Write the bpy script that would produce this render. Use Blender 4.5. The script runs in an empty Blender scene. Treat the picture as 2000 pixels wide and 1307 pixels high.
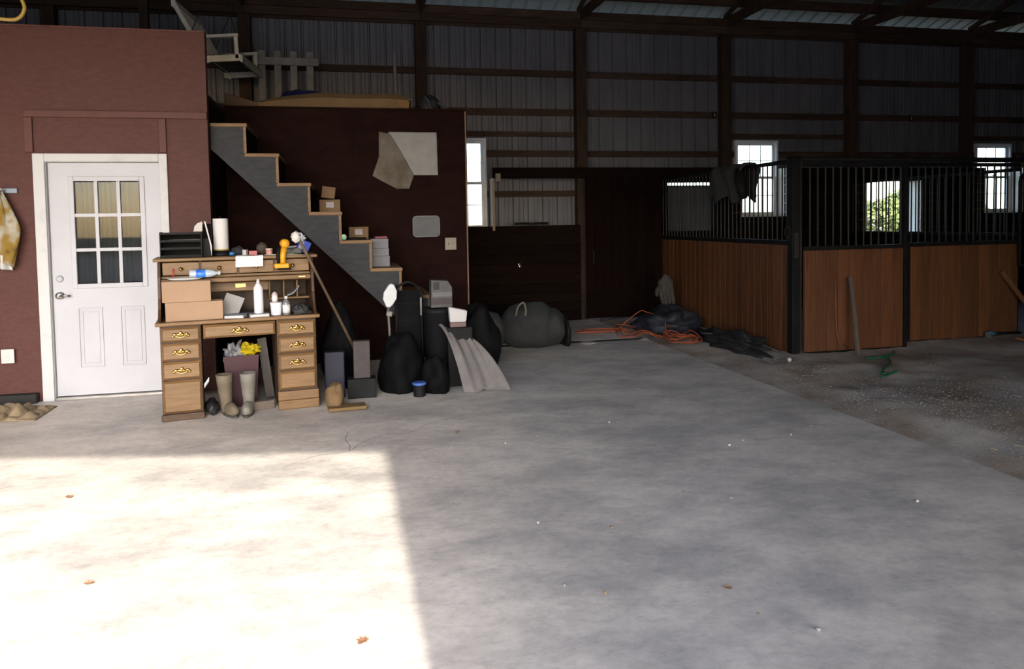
import bpy, math, random
from mathutils import Vector, Matrix, noise
random.seed(7)
S = bpy.context.scene
COL = S.collection
R = math.radians
# ------------------------------------------------------------------ camera
yaw, pitch, roll = R(12.85), R(-2.707), R(-0.957)
fw = Vector((math.sin(yaw)*math.cos(pitch), math.cos(yaw)*math.cos(pitch), math.sin(pitch)))
rt = Vector((math.cos(yaw), -math.sin(yaw), 0)); up = rt.cross(fw)
r2 = rt*math.cos(roll)+up*math.sin(roll); u2 = r2.cross(fw)
cd = bpy.data.cameras.new('camera'); cam = bpy.data.objects.new('camera', cd); COL.objects.link(cam)
cd.sensor_fit = 'HORIZONTAL'; cd.sensor_width = 36; cd.lens = 36*1470/2000; cd.shift_y = -0.0762
cd.clip_start = .05; cd.clip_end = 900
cam.matrix_world = Matrix(((r2.x, u2.x, -fw.x, 0), (r2.y, u2.y, -fw.y, 0), (r2.z, u2.z, -fw.z, 1.5), (0, 0, 0, 1)))
S.camera = cam
# ------------------------------------------------------------------ sky, sun, exposure
SUN_EL = math.atan(3.7/5.35)
W = bpy.data.worlds.new('sky'); S.world = W; W.use_nodes = True
nt = W.node_tree; nt.nodes.clear()
sk = nt.nodes.new('ShaderNodeTexSky'); sk.sky_type = 'NISHITA'; sk.sun_disc = False
sk.sun_elevation = SUN_EL; sk.sun_rotation = math.pi; sk.air_density = .9; sk.dust_density = 1.6; sk.ozone_density = 1.0
bg = nt.nodes.new('ShaderNodeBackground'); bg.inputs['Strength'].default_value = 0.8
wo = nt.nodes.new('ShaderNodeOutputWorld')
nt.links.new(sk.outputs[0], bg.inputs[0]); nt.links.new(bg.outputs[0], wo.inputs[0])
sl = bpy.data.lights.new('sun', 'SUN'); sl.energy = 4.7; sl.angle = R(.9); sl.color = (1, .93, .82)
so = bpy.data.objects.new('sun', sl); COL.objects.link(so); so.rotation_euler = (math.pi/2-SUN_EL, 0, 0); so.location = (0, -30, 20)
V = S.view_settings; V.view_transform = 'Standard'; V.look = 'None'; V.gamma = 1; V.use_curve_mapping = False
V.exposure = 0.66
S.cycles.max_bounces = 7; S.cycles.diffuse_bounces = 5; S.cycles.glossy_bounces = 3; S.cycles.transparent_max_bounces = 12
S.cycles.sample_clamp_indirect = 6

# ------------------------------------------------------------------ materials
def srgb(*c):
    return tuple((x/255/12.92 if x/255 <= .04045 else ((x/255+.055)/1.055)**2.4) for x in c)
MATS = {}
def M(name, c1, c2=None, scale=6, stretch=(1, 1, 1), rough=.75, bump=0, bscale=None, metal=0, rand=0, spec=.4, detail=5, lo=.35, hi=.65, emit=0):
    if name in MATS: return MATS[name]
    m = bpy.data.materials.new(name); m.use_nodes = True; t = m.node_tree; n = t.nodes; p = n['Principled BSDF']
    p.inputs['Roughness'].default_value = rough; p.inputs['Metallic'].default_value = metal
    p.inputs['Specular IOR Level'].default_value = spec
    tc = n.new('ShaderNodeTexCoord'); mp = n.new('ShaderNodeMapping'); t.links.new(tc.outputs['Object'], mp.inputs[0])
    mp.inputs['Scale'].default_value = stretch
    oi = n.new('ShaderNodeObjectInfo')
    ad = n.new('ShaderNodeVectorMath'); ad.operation = 'ADD'
    sc = n.new('ShaderNodeVectorMath'); sc.operation = 'SCALE'; sc.inputs['Scale'].default_value = 17.0 if rand else 0
    cb = n.new('ShaderNodeCombineXYZ')
    for i in range(3): t.links.new(oi.outputs['Random'], cb.inputs[i])
    t.links.new(cb.outputs[0], sc.inputs[0]); t.links.new(mp.outputs[0], ad.inputs[0]); t.links.new(sc.outputs[0], ad.inputs[1])
    out = None
    if c2 is not None:
        nz = n.new('ShaderNodeTexNoise'); nz.inputs['Scale'].default_value = scale; nz.inputs['Detail'].default_value = detail; nz.inputs['Roughness'].default_value = .62
        t.links.new(ad.outputs[0], nz.inputs['Vector'])
        cr = n.new('ShaderNodeValToRGB'); cr.color_ramp.elements[0].position = lo; cr.color_ramp.elements[1].position = hi
        cr.color_ramp.elements[0].color = (*c1, 1); cr.color_ramp.elements[1].color = (*c2, 1)
        t.links.new(nz.outputs['Fac'], cr.inputs[0]); out = cr.outputs[0]
    if rand:
        hs = n.new('ShaderNodeHueSaturation'); mr = n.new('ShaderNodeMapRange')
        mr.inputs['To Min'].default_value = 1-rand; mr.inputs['To Max'].default_value = 1+rand
        t.links.new(oi.outputs['Random'], mr.inputs[0]); t.links.new(mr.outputs[0], hs.inputs['Value'])
        if out: t.links.new(out, hs.inputs['Color'])
        else: hs.inputs['Color'].default_value = (*c1, 1)
        out = hs.outputs[0]
    if out: t.links.new(out, p.inputs['Base Color'])
    else: p.inputs['Base Color'].default_value = (*c1, 1)
    if bump:
        nb = n.new('ShaderNodeTexNoise'); nb.inputs['Scale'].default_value = bscale or scale*4; nb.inputs['Detail'].default_value = 4
        t.links.new(ad.outputs[0], nb.inputs['Vector'])
        bp = n.new('ShaderNodeBump'); bp.inputs['Strength'].default_value = bump; bp.inputs['Distance'].default_value = .01
        t.links.new(nb.outputs['Fac'], bp.inputs['Height']); t.links.new(bp.outputs[0], p.inputs['Normal'])
    if emit:
        p.inputs['Emission Color'].default_value = (*c1, 1); p.inputs['Emission Strength'].default_value = emit
    MATS[name] = m; return m

def glass_mat():
    m = bpy.data.materials.new('clear glass'); m.use_nodes = True; t = m.node_tree; t.nodes.clear(); n = t.nodes
    o = n.new('ShaderNodeOutputMaterial'); mx = n.new('ShaderNodeMixShader'); tr = n.new('ShaderNodeBsdfTransparent'); gl = n.new('ShaderNodeBsdfGlossy')
    lw = n.new('ShaderNodeLayerWeight'); pw = n.new('ShaderNodeMath'); pw.operation = 'POWER'; pw.inputs[1].default_value = 5
    fr = n.new('ShaderNodeMath'); fr.operation = 'MULTIPLY_ADD'; fr.inputs[1].default_value = .8; fr.inputs[2].default_value = .014
    t.links.new(lw.outputs['Facing'], pw.inputs[0]); t.links.new(pw.outputs[0], fr.inputs[0]); gl.inputs['Roughness'].default_value = .02; tr.inputs[0].default_value = (.93, .95, .95, 1)
    t.links.new(fr.outputs[0], mx.inputs[0]); t.links.new(tr.outputs[0], mx.inputs[1]); t.links.new(gl.outputs[0], mx.inputs[2]); t.links.new(mx.outputs[0], o.inputs[0])
    return m
def concrete_mat():
    m = bpy.data.materials.new('worn concrete'); m.use_nodes = True; t = m.node_tree; n = t.nodes; p = n['Principled BSDF']
    tc = n.new('ShaderNodeTexCoord')
    def nz(scale, st=(1, 1, 1), det=6, rot=0, ro=.6):
        mp = n.new('ShaderNodeMapping'); mp.inputs['Scale'].default_value = st; mp.inputs['Rotation'].default_value = (0, 0, rot)
        q = n.new('ShaderNodeTexNoise'); q.inputs['Scale'].default_value = scale; q.inputs['Detail'].default_value = det; q.inputs['Roughness'].default_value = ro
        t.links.new(tc.outputs['Object'], mp.inputs[0]); t.links.new(mp.outputs[0], q.inputs['Vector']); return q.outputs['Fac']
    def ramp(f, a, b, ca, cb):
        r = n.new('ShaderNodeValToRGB'); e = r.color_ramp.elements; e[0].position = a; e[1].position = b; e[0].color = (*ca, 1); e[1].color = (*cb, 1)
        t.links.new(f, r.inputs[0]); return r.outputs[0]
    def mul(a, b, f=1):
        x = n.new('ShaderNodeMix'); x.data_type = 'RGBA'; x.blend_type = 'MULTIPLY'; x.inputs['Factor'].default_value = f
        t.links.new(a, x.inputs['A']); t.links.new(b, x.inputs['B']); return x.outputs['Result']
    base = ramp(nz(.7, (1, 1.3, 1), 5), .32, .68, (.62, .565, .505), (.71, .65, .585))
    stain = ramp(nz(1.15, (.9, 1.25, 1), 9, .5, .72), .40, .57, (.66, .675, .70), (1, 1, 1))
    streak = ramp(nz(4.5, (.65, 1.3, 1), 9, .9, .75), .36, .56, (.80, .80, .81), (1, 1, 1))
    speck = ramp(nz(22, (1, 1, 1), 6, 0, .75), .34, .52, (.78, .78, .78), (1, 1, 1))
    pit = ramp(nz(140, (1, 1, 1), 2), .26, .34, (.72, .70, .68), (1, 1, 1))
    c = mul(mul(mul(mul(base, stain), streak), speck, .7), pit, .6)
    t.links.new(c, p.inputs['Base Color']); p.inputs['Roughness'].default_value = .62; p.inputs['Specular IOR Level'].default_value = .35
    b = n.new('ShaderNodeBump'); b.inputs['Strength'].default_value = .12; b.inputs['Distance'].default_value = .004
    t.links.new(nz(60, det=5), b.inputs['Height']); t.links.new(b.outputs[0], p.inputs['Normal'])
    return m

GLASS = glass_mat(); CONC = concrete_mat()
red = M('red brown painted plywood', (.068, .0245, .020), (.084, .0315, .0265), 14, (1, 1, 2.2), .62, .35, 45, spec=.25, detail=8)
redt = M('red brown trim paint', (.072, .019, .0145), (.088, .024, .018), 8, rough=.6, bump=.1)
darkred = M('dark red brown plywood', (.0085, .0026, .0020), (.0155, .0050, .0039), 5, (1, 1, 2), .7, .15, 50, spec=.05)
white = M('white door paint', (.42, .42, .46), (.39, .39, .425), 3, rough=.45)
whitet = M('worn white trim paint', (.42, .42, .43), (.48, .475, .485), 7, rough=.5, lo=.3, hi=.5)
steel = M('galvanised wall steel', (.095, .093, .106), (.125, .122, .137), 2.2, (2, 1, .6), .5, metal=.0, spec=.5)
roofst = M('galvanised roof steel', (.095, .095, .105), (.125, .125, .135), 2, rough=.5, metal=.1)
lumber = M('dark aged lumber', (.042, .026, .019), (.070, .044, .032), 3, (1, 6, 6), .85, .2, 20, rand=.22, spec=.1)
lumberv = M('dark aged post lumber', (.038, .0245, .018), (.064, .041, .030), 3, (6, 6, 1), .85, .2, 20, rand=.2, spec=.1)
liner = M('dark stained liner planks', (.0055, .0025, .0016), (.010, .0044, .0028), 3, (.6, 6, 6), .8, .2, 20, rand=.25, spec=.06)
reddoor = M('dark red stained boards', (.0045, .0016, .0010), (.008, .0027, .0017), 3, (6, 6, .6), .8, .2, 20, rand=.2, spec=.06)
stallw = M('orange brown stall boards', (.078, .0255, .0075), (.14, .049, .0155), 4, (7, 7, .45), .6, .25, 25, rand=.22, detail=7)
black = M('black painted steel', (.007, .007, .008), (.013, .0125, .0125), 12, rough=.6, spec=.08)
barm = M('worn black bar steel', (.016, .015, .014), (.028, .026, .024), 15, rough=.5, spec=.2)
oak = M('oak veneer', (.13, .068, .025), (.19, .105, .043), 5, (1, 8, 8), .45, .1, 40, rand=.08)
oakd = M('oak veneer dark edge and recess shade', (.040, .018, .007), (.062, .030, .0125), 5, (1, 8, 8), .5, .1, 40)  # oak darkened so the hutch interior's shade sits in the colour
brass = M('polished brass', (.80, .52, .16), rough=.25, metal=1)
pine = M('raw pine tread', (.15, .088, .040), (.21, .125, .060), 4, (1, 6, 6), .65, .15, 30, rand=.1)
stringm = M('weathered grey stringer board', (.021, .0215, .0255), (.035, .035, .040), 4, (2, 2, 7), .75, .2, 40)
card = M('brown cardboard', (.29, .185, .115), (.33, .215, .14), 4, rough=.85, bump=.08, bscale=80)
cardd = M('old cardboard', (.13, .078, .04), (.17, .105, .055), 4, rough=.85, bump=.15, bscale=30)
paper = M('white paper', (.52, .515, .515), (.46, .455, .45), 5, rough=.8)
dirtm = M('stable dirt', (.27, .19, .135), (.48, .43, .385), 1.3, rough=.95, bump=.3, bscale=50, detail=9, lo=.38, hi=.62)
blackpl = M('black plastic', (.006, .006, .007), (.010, .010, .011), 8, rough=.6, spec=.15)
trash = M('black rubbish sack film', (.0035, .0035, .004), (.006, .006, .007), 6, rough=.7, bump=.5, bscale=14, spec=.06)

# ------------------------------------------------------------------ mesh builder
class G:
    def __init__(s): s.v = []; s.f = []
    def add(s, vs, fs):
        n = len(s.v); s.v += [tuple(v) for v in vs]; s.f += [tuple(i+n for i in f) for f in fs]; return s
    def box(s, x0, x1, y0, y1, z0, z1):
        return s.add([(x0, y0, z0), (x1, y0, z0), (x1, y1, z0), (x0, y1, z0), (x0, y0, z1), (x1, y0, z1), (x1, y1, z1), (x0, y1, z1)],
                     [(3, 2, 1, 0), (4, 5, 6, 7), (0, 1, 5, 4), (1, 2, 6, 5), (2, 3, 7, 6), (3, 0, 4, 7)])
    def obox(s, c, size, rot=(0, 0, 0)):
        from mathutils import Euler
        m = Euler(rot).to_matrix(); g = G().box(-size[0]/2, size[0]/2, -size[1]/2, size[1]/2, -size[2]/2, size[2]/2)
        return s.add([Vector(c)+m@Vector(v) for v in g.v], g.f)
    def beam(s, a, b, w, h, upv=(0, 0, 1)):
        a = Vector(a); b = Vector(b); d = (b-a).normalized(); sd = d.cross(Vector(upv)).normalized(); u = sd.cross(d)
        vs = [p+sd*i*w/2+u*j*h/2 for p in (a, b) for i, j in ((-1, -1), (1, -1), (1, 1), (-1, 1))]
        return s.add(vs, [(0, 1, 2, 3), (7, 6, 5, 4), (0, 4, 5, 1), (1, 5, 6, 2), (2, 6, 7, 3), (3, 7, 4, 0)])
    def prism(s, poly, axis, t0, t1):
        n = len(poly)
        P = {'x': lambda a, b, t: (t, a, b), 'y': lambda a, b, t: (a, t, b), 'z': lambda a, b, t: (a, b, t)}[axis]
        return s.add([P(a, b, t0) for a, b in poly]+[P(a, b, t1) for a, b in poly],
                     [tuple(range(n))[::-1], tuple(range(n, 2*n))]+[(i, (i+1) % n, n+(i+1) % n, n+i) for i in range(n)])
    def tube(s, pts, r, n=8, closed=False):
        pts = [Vector(p) for p in pts]; k = len(pts); rs = r if isinstance(r, (list, tuple)) else [r]*k
        vs = []; pv = None
        for i, p in enumerate(pts):
            a = pts[(i-1) % k] if (closed or i > 0) else p; b = pts[(i+1) % k] if (closed or i < k-1) else p
            d = (b-a).normalized()
            if pv is None: pv = d.orthogonal().normalized()
            pv = (pv-d*pv.dot(d)); pv = pv.normalized() if pv.length > 1e-6 else d.orthogonal().normalized()
            q = d.cross(pv)
            vs += [p+(pv*math.cos(2*math.pi*j/n)+q*math.sin(2*math.pi*j/n))*rs[i] for j in range(n)]
        fs = []
        for i in range(k if closed else k-1):
            for j in range(n):
                a, b = i*n+j, i*n+(j+1) % n; c, d2 = ((i+1) % k)*n+(j+1) % n, ((i+1) % k)*n+j
                fs.append((a, b, c, d2))
        if not closed: fs += [tuple(range(n))[::-1], tuple(range((k-1)*n, k*n))]
        return s.add(vs, fs)
    def lathe(s, prof, c=(0, 0, 0), n=16, ax='z', sx=1, sy=1):
        k = len(prof); vs = []
        for r, h in prof:
            for j in range(n):
                a = 2*math.pi*j/n; x, y = r*math.cos(a)*sx, r*math.sin(a)*sy
                v = {'z': (x, y, h), 'y': (x, h, y), 'x': (h, x, y)}[ax]
                vs.append((c[0]+v[0], c[1]+v[1], c[2]+v[2]))
        fs = [(i*n+j, i*n+(j+1) % n, (i+1)*n+(j+1) % n, (i+1)*n+j) for i in range(k-1) for j in range(n)]
        fs += [tuple(range(n))[::-1], tuple(range((k-1)*n, k*n))]
        return s.add(vs, fs)
    def grid(s, fn, nu, nv):
        vs = [fn(i/nu, j/nv) for i in range(nu+1) for j in range(nv+1)]
        fs = [(i*(nv+1)+j, (i+1)*(nv+1)+j, (i+1)*(nv+1)+j+1, i*(nv+1)+j+1) for i in range(nu) for j in range(nv)]
        return s.add(vs, fs)
    def blob(s, c, rad, seed=0, amp=.2, freq=1.5, nu=28, nv=18, zmin=None, fold=0, ffreq=3):
        vs = []; o = Vector((seed*3.1, seed*1.7, seed*5.3))
        for i in range(nv+1):
            th = math.pi*i/nv
            for j in range(nu):
                ph = 2*math.pi*j/nu; d = Vector((math.sin(th)*math.cos(ph), math.sin(th)*math.sin(ph), math.cos(th)))
                k = 1+amp*noise.noise(d*freq+o)*2
                if fold: k += fold*(abs(noise.noise(d*ffreq+o*2))*2-.5)
                p = Vector((c[0]+d.x*rad[0]*k, c[1]+d.y*rad[1]*k, c[2]+d.z*rad[2]*k))
                if zmin is not None and p.z < zmin: p.z = zmin
                vs.append(p)
        fs = [(i*nu+j, (i+1)*nu+j, (i+1)*nu+(j+1) % nu, i*nu+(j+1) % nu) for i in range(nv) for j in range(nu)]
        return s.add(vs, fs)

PM = {}
def obj(name, g, mat, parent=None, bevel=0, smooth=False, solid=0, sub=0, label=None, seg=2):
    me = bpy.data.meshes.new(name); vs = g.v
    if parent is not None and parent.name in PM:
        inv = PM[parent.name].inverted(); vs = [inv@Vector(v) for v in vs]
    me.from_pydata([tuple(v) for v in vs], [], g.f); me.validate(); me.update()
    import bmesh
    b = bmesh.new(); b.from_mesh(me); bmesh.ops.recalc_face_normals(b, faces=b.faces); b.to_mesh(me); b.free()
    o = bpy.data.objects.new(name, me); COL.objects.link(o); me.materials.append(mat)
    if smooth: me.polygons.foreach_set('use_smooth', [True]*len(me.polygons))
    if parent is not None:
        o.parent = parent
        if parent.name in PM: PM[o.name] = PM[parent.name]
    if solid: md = o.modifiers.new('thickness', 'SOLIDIFY'); md.thickness = solid; md.offset = 0
    if bevel: md = o.modifiers.new('edge', 'BEVEL'); md.width = bevel; md.segments = seg; md.limit_method = 'ANGLE'
    if sub: md = o.modifiers.new('smooth', 'SUBSURF'); md.levels = sub; md.render_levels = sub
    if label: o['label'] = label
    return o
def empty(name, loc=(0, 0, 0), rz=0):
    o = bpy.data.objects.new(name, None); COL.objects.link(o); o.location = loc; o.rotation_euler = (0, 0, rz); o.empty_display_size = .1
    PM[o.name] = Matrix.Translation(loc)@Matrix.Rotation(rz, 4, 'Z'); return o
def tag(o, label=None, cat=None, group=None, kind=None):
    if label: o['label'] = label
    if cat: o['category'] = cat
    if group: o['group'] = group
    if kind: o['kind'] = kind
    return o
def thing(name, label, cat, loc=(0, 0, 0), rz=0, group=None): return tag(empty(name, loc, rz), label, cat, group)
def struct(name, label=None, loc=(0, 0, 0)): return tag(empty(name, loc), label, None, None, 'structure')
def inst(o, off, parent=None, rz=0, sc=None):
    c = o.copy(); COL.objects.link(c); c.location = Vector(o.location)+Vector(off)
    if rz: c.rotation_euler = (0, 0, rz)
    if sc: c.scale = sc
    if parent is not None: c.parent = parent
    return c
def rect_with_holes(x0, x1, z0, z1, holes):
    """split a wall rectangle into cells that leave the holes open"""
    xs = sorted({x0, x1, *[h[0] for h in holes if x0 < h[0] < x1], *[h[1] for h in holes if x0 < h[1] < x1]})
    out = []
    for a, b in zip(xs, xs[1:]):
        hs = sorted([(h[2], h[3]) for h in holes if h[0] < (a+b)/2 < h[1]]); z = z0
        for p, q in hs:
            p2 = min(max(p, z0), z1); q2 = min(max(q, z0), z1)
            if p2 > z+1e-4: out.append((a, b, z, p2))
            z = max(z, q2)
        if z < z1-1e-4: out.append((a, b, z, z1))
    return out

# ------------------------------------------------------------------ ground, slab
g = G().box(-8, 3.70, -4.2, 8.72, -.12, 0)
floor = tag(obj('floor', g, CONC, bevel=.006), 'worn grey concrete slab of the barn floor', None, None, 'structure')
fl2 = struct('floor_aisle', 'grey concrete pavers behind the slab joint')
for a, b, c, d in ((1.5, 2.75, 8.86, 9.52), (2.77, 3.68, 8.86, 9.50), (1.5, 2.73, 9.54, 10.74), (2.75, 3.68, 9.53, 10.74), (-.9, 1.48, 8.86, 10.74)):
    obj('paver', G().box(a, b, c, d, -.1, .001), CONC, fl2)
obj('joint_filler', G().box(-.9, 3.68, 8.721, 10.74, -.118, -.001), M('dark joint dirt', (.03, .026, .022), rough=.95), fl2)
def dz(x, y):
    e = min(1, max(0, (x-3.7)/.5)); far = min(1, max(0, (x-5.2)/2.5))
    return -.075+e*.07+.035*far+e*(.028*noise.noise(Vector((x*1.1, y*1.1, 3)))+.016*noise.noise(Vector((x*4, y*4, 9)))+.008*noise.noise(Vector((x*13, y*13, 1))))
def gfn(u, v):
    x = 3.62+(u**1.6)*12.9; y = -5.2+v*16.0; return (x, y, dz(x, y))
dirt = tag(obj('ground', G().grid(gfn, 110, 190), dirtm, smooth=True), 'brown dirt ground beside the concrete slab', None, None, 'structure')
yard = tag(obj('ground_yard', G().grid(lambda u, v: (-120+u*240, -120+v*300, -.125), 4, 4), M('dry grass field', (.17, .17, .11), (.23, .22, .15), .8, rough=.95)), 'grass field outside the barn', None, None, 'structure')
drive = tag(obj('ground_drive', G().box(-16, 16, -30, -5.0, -.15, -.10), M('pale gravel drive', (.36, .34, .31), (.44, .42, .39), 6, rough=.95)), 'pale gravel drive outside the open door', None, None, 'structure')
# ------------------------------------------------------------------ roof
EZ, RY, SL = 4.62, 4.6, .30
def roofz(y): return EZ+(11.1-y)*SL if y > RY else EZ+(11.1-RY)*SL-(RY-y)*SL
ceil = struct('ceiling', 'galvanised steel roof on timber trusses')
PX = [-5.95, -3.57, -1.19, 1.19, 3.57, 5.95, 8.22, 10.47, 12.75, 15.0]
def roof_sheet(x0, w, ya, yb):
    prof = []; x = x0
    while x < x0+w-.01:
        prof += [(x, 0), (x+.085, 0), (x+.1, .02), (x+.13, .02), (x+.145, 0)]; x += .2286
    prof.append((x0+w, 0)); gg = G(); n = len(prof)
    gg.add([(a, ya, roofz(ya)+.06+b) for a, b in prof]+[(a, yb, roofz(yb)+.06+b) for a, b in prof], [(i, i+1, n+i+1, n+i) for i in range(n-1)])
    return gg
x = -8.3
while x < 16.4:
    obj('roof_sheet', roof_sheet(x, .9144, RY, 11.45), roofst, ceil); obj('roof_sheet', roof_sheet(x, .9144, -.35-.2146*(x-.25)-.40, RY), roofst, ceil); x += .9144
for y in (10.55, 9.8, 9.0, 8.2, 7.4, 6.6, 5.8, 5.0):
    obj('purlin', G().prism([(y-.02, roofz(y)-.08), (y+.02, roofz(y)-.09), (y+.02, roofz(y)+.045), (y-.02, roofz(y)+.055)], 'x', -8, 16.3), lumber, ceil)
for px in PX:
    obj('truss_chord', G().box(px-.02, px+.02, -.2, 10.8, 4.46, 4.60), lumberv, ceil)
    obj('truss_rafter', G().prism([(10.8, roofz(10.8)-.16), (RY, roofz(RY)-.22), (RY, roofz(RY)-.08), (10.8, roofz(10.8)-.085)], 'x', px-.062, px-.022), lumberv, ceil)
    obj('truss_web', G().beam((px+.04, 8.6, 4.5), (px+.04, 6.8, roofz(6.8)-.15), .04, .09), lumberv, ceil)
    obj('truss_web', G().beam((px+.04, 8.6, 4.5), (px+.04, 9.6, roofz(9.6)-.15), .04, .09), lumberv, ceil)
# ------------------------------------------------------------------ back wall
YB = 11.0
WIN = [(1.36, 2.13, 1.37, 2.72), (6.16, 6.92, 1.50, 2.72), (10.72, 11.47, 1.50, 2.70), (8.40, 9.42, 1.21, 2.06), (4.90, 5.76, 1.30, 2.055)]
back = struct('wall_back', 'corrugated steel back wall on dark timber girts')
def metal(x0, x1, z0, z1):
    prof = [(x0, YB)]; k = math.floor(x0/.2286)
    while k*.2286 < x1:
        b = k*.2286
        for a, y in ((b, 0), (b+.010, .034), (b+.026, .034), (b+.036, 0), (b+.11, 0), (b+.116, .008), (b+.126, .008), (b+.132, 0), (b+.165, 0), (b+.171, .008), (b+.181, .008), (b+.187, 0)):
            if x0 < a < x1: prof.append((a, YB+y))
        k += 1
    prof.append((x1, YB)); n = len(prof); gg = G()
    return gg.add([(a, b, z0) for a, b in prof]+[(a, b, z1) for a, b in prof], [(i, i+1, n+i+1, n+i) for i in range(n-1)])
x = -8.0
while x < 16.2:
    for a, b, c, d in rect_with_holes(x, x+.9144, -.15, 4.585, WIN):
        obj('steel_sheet', metal(a, b, c, d), steel, back)
    x += .9144
for i, px in enumerate(PX):
    obj('post', G().box(px-.08, px+.08, 10.80, 10.955, -.05, 4.35), lumberv, back, bevel=.006)
for z, t in ((3.69, .095), (3.115, .10), (2.79, .075), (2.50, .095), (2.04, .09), (1.90, .09)):
    for a, b in zip([-8]+PX, PX+[16.2]):
        if z == 2.79 and (3.4 < a < 3.7 or 8 < a < 8.5): continue
        if z in (2.04,) or (z == 1.90 and not 1 < a < 2): continue
        for c, d, e, f in rect_with_holes(a+.08 if a > -8 else a, b-.08, z-t/2, z+t/2, WIN):
            if d-c > .08: obj('girt', G().box(c, d, 10.957, 10.995, e, f), lumber, back, bevel=.004)
for a, b in zip([-8]+PX, PX+[16.2]):
    obj('header_board', G().box(a, b-.004, 10.762, 10.798, 4.345, 4.455), lumber, back, bevel=.004)
    obj('header_board', G().box(a, b-.004, 10.762, 10.798, 4.460, 4.575), lumber, back, bevel=.004)
    obj('header_board', G().box(a, b-.004, 10.957, 10.995, 4.345, 4.575), lumber, back, bevel=.004)
obj('track_beam', G().box(2.17, 6.05, 10.70, 10.76, 2.12, 2.275), liner, back, bevel=.004)
# plank wainscot by the first window, and the lining of the stalls
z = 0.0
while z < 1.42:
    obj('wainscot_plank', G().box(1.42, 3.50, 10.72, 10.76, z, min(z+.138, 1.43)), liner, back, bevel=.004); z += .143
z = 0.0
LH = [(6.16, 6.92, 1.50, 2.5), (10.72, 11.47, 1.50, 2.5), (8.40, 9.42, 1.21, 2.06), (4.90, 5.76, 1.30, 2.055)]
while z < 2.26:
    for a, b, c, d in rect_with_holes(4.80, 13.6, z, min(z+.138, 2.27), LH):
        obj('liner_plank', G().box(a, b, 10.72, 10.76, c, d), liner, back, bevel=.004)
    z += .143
cream = M('cream jamb paint', (.58, .52, .43), (.66, .60, .51), 6, rough=.6)
# timber edge strip beside the first window
obj('trim_strip', G().box(2.165, 2.20, 10.70, 10.955, 1.36, 2.12), M('raw edge board', (.30, .21, .14), (.36, .26, .18), 6, (8, 8, 1), .7), back, bevel=.004)
# hatch openings: jamb boards of the deep reveals
def reveal(h, mat, nm):
    x0, x1, z0, z1 = h
    for q in ((x0-.022, x0-.002, z0, z1), (x1+.002, x1+.022, z0, z1)):
        obj('jamb_board', G().box(q[0], q[1], 10.705, 11.0, q[2], q[3]), mat, nm, bevel=.003)
    obj('jamb_board', G().box(x0-.022, x1+.022, 10.70, 11.0, z0-.022, z0-.002), mat, nm, bevel=.003)
hatch1 = struct('window_4', 'open unglazed hatch in the stall lining with cream reveal'); reveal(WIN[3], cream, hatch1)
hatch2 = struct('window_5', 'closed steel shutter with a slit of daylight above it'); reveal(WIN[4], liner, hatch2)
obj('shutter_sheet', metal(4.91, 5.75, 1.30, 2.015), steel, hatch2)

def window(n, h, label, yo=10.97):
    x0, x1, z0, z1 = h; w = struct('window_%d' % n, label)
    vin = M('white vinyl window', (.66, .66, .68), (.72, .72, .74), 5, rough=.4)
    fr = .035; f2 = .04; zm = (z0+z1)/2+.02
    gg = G().box(x0, x0+fr, yo-.05, yo+.05, z0, z1).box(x1-fr, x1, yo-.05, yo+.05, z0, z1).box(x0+fr, x1-fr, yo-.05, yo+.05, z0, z0+fr).box(x0+fr, x1-fr, yo-.05, yo+.05, z1-fr, z1)
    obj('window_frame', gg, vin, w, bevel=.004)
    for k, (a, b, y) in enumerate(((z0+fr, zm+.02, yo-.018), (zm-.02, z1-fr, yo+.018))):
        xa, xb = x0+fr+.002, x1-fr-.002
        s_ = obj('sash', G().box(xa, xa+f2, y-.014, y+.014, a, b).box(xb-f2, xb, y-.014, y+.014, a, b).box(xa+f2, xb-f2, y-.014, y+.014, a, a+f2).box(xa+f2, xb-f2, y-.014, y+.014, b-f2, b), vin, w, bevel=.003)
        nx = 3; cw = (xb-xa-2*f2)/nx; zc = (a+b)/2
        mg = G().box(xa+f2, xb-f2, y-.004, y+.004, zc-.006, zc+.006)
        for j in range(1, nx): mg.box(xa+f2+j*cw-.006, xa+f2+j*cw+.006, y-.004, y+.004, a+f2, b-f2)
        obj('muntin', mg, vin, s_)
        obj('pane', G().box(xa+f2, xb-f2, y-.0015, y+.0015, a+f2, b-f2), GLASS, s_)
        if k == 0: obj('sash_lock', G().obox(((xa+xb)/2, y-.02, b+.012), (.05, .03, .018)), vin, s_, bevel=.004)
    return w
window(1, WIN[0], 'white sash window half hidden by the stair wall')
window(2, WIN[1], 'white sash window behind the near stall grille')
window(3, WIN[2], 'white sash window farthest along the back wall')
# jamb boards of windows 2 and 3 where the stall lining stands proud
for h in (WIN[1], WIN[2]):
    nm = back
    obj('jamb_board', G().box(h[1]+.002, h[1]+.022, 10.705, 10.955, h[2], 2.27), cream, nm, bevel=.003)
    obj('jamb_board', G().box(h[0]-.022, h[0]-.002, 10.705, 10.955, h[2], 2.27), cream, nm, bevel=.003)
    obj('jamb_board', G().box(h[0]-.022, h[1]+.022, 10.70, 10.955, h[2]-.022, h[2]-.002), liner, nm, bevel=.003)
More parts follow.
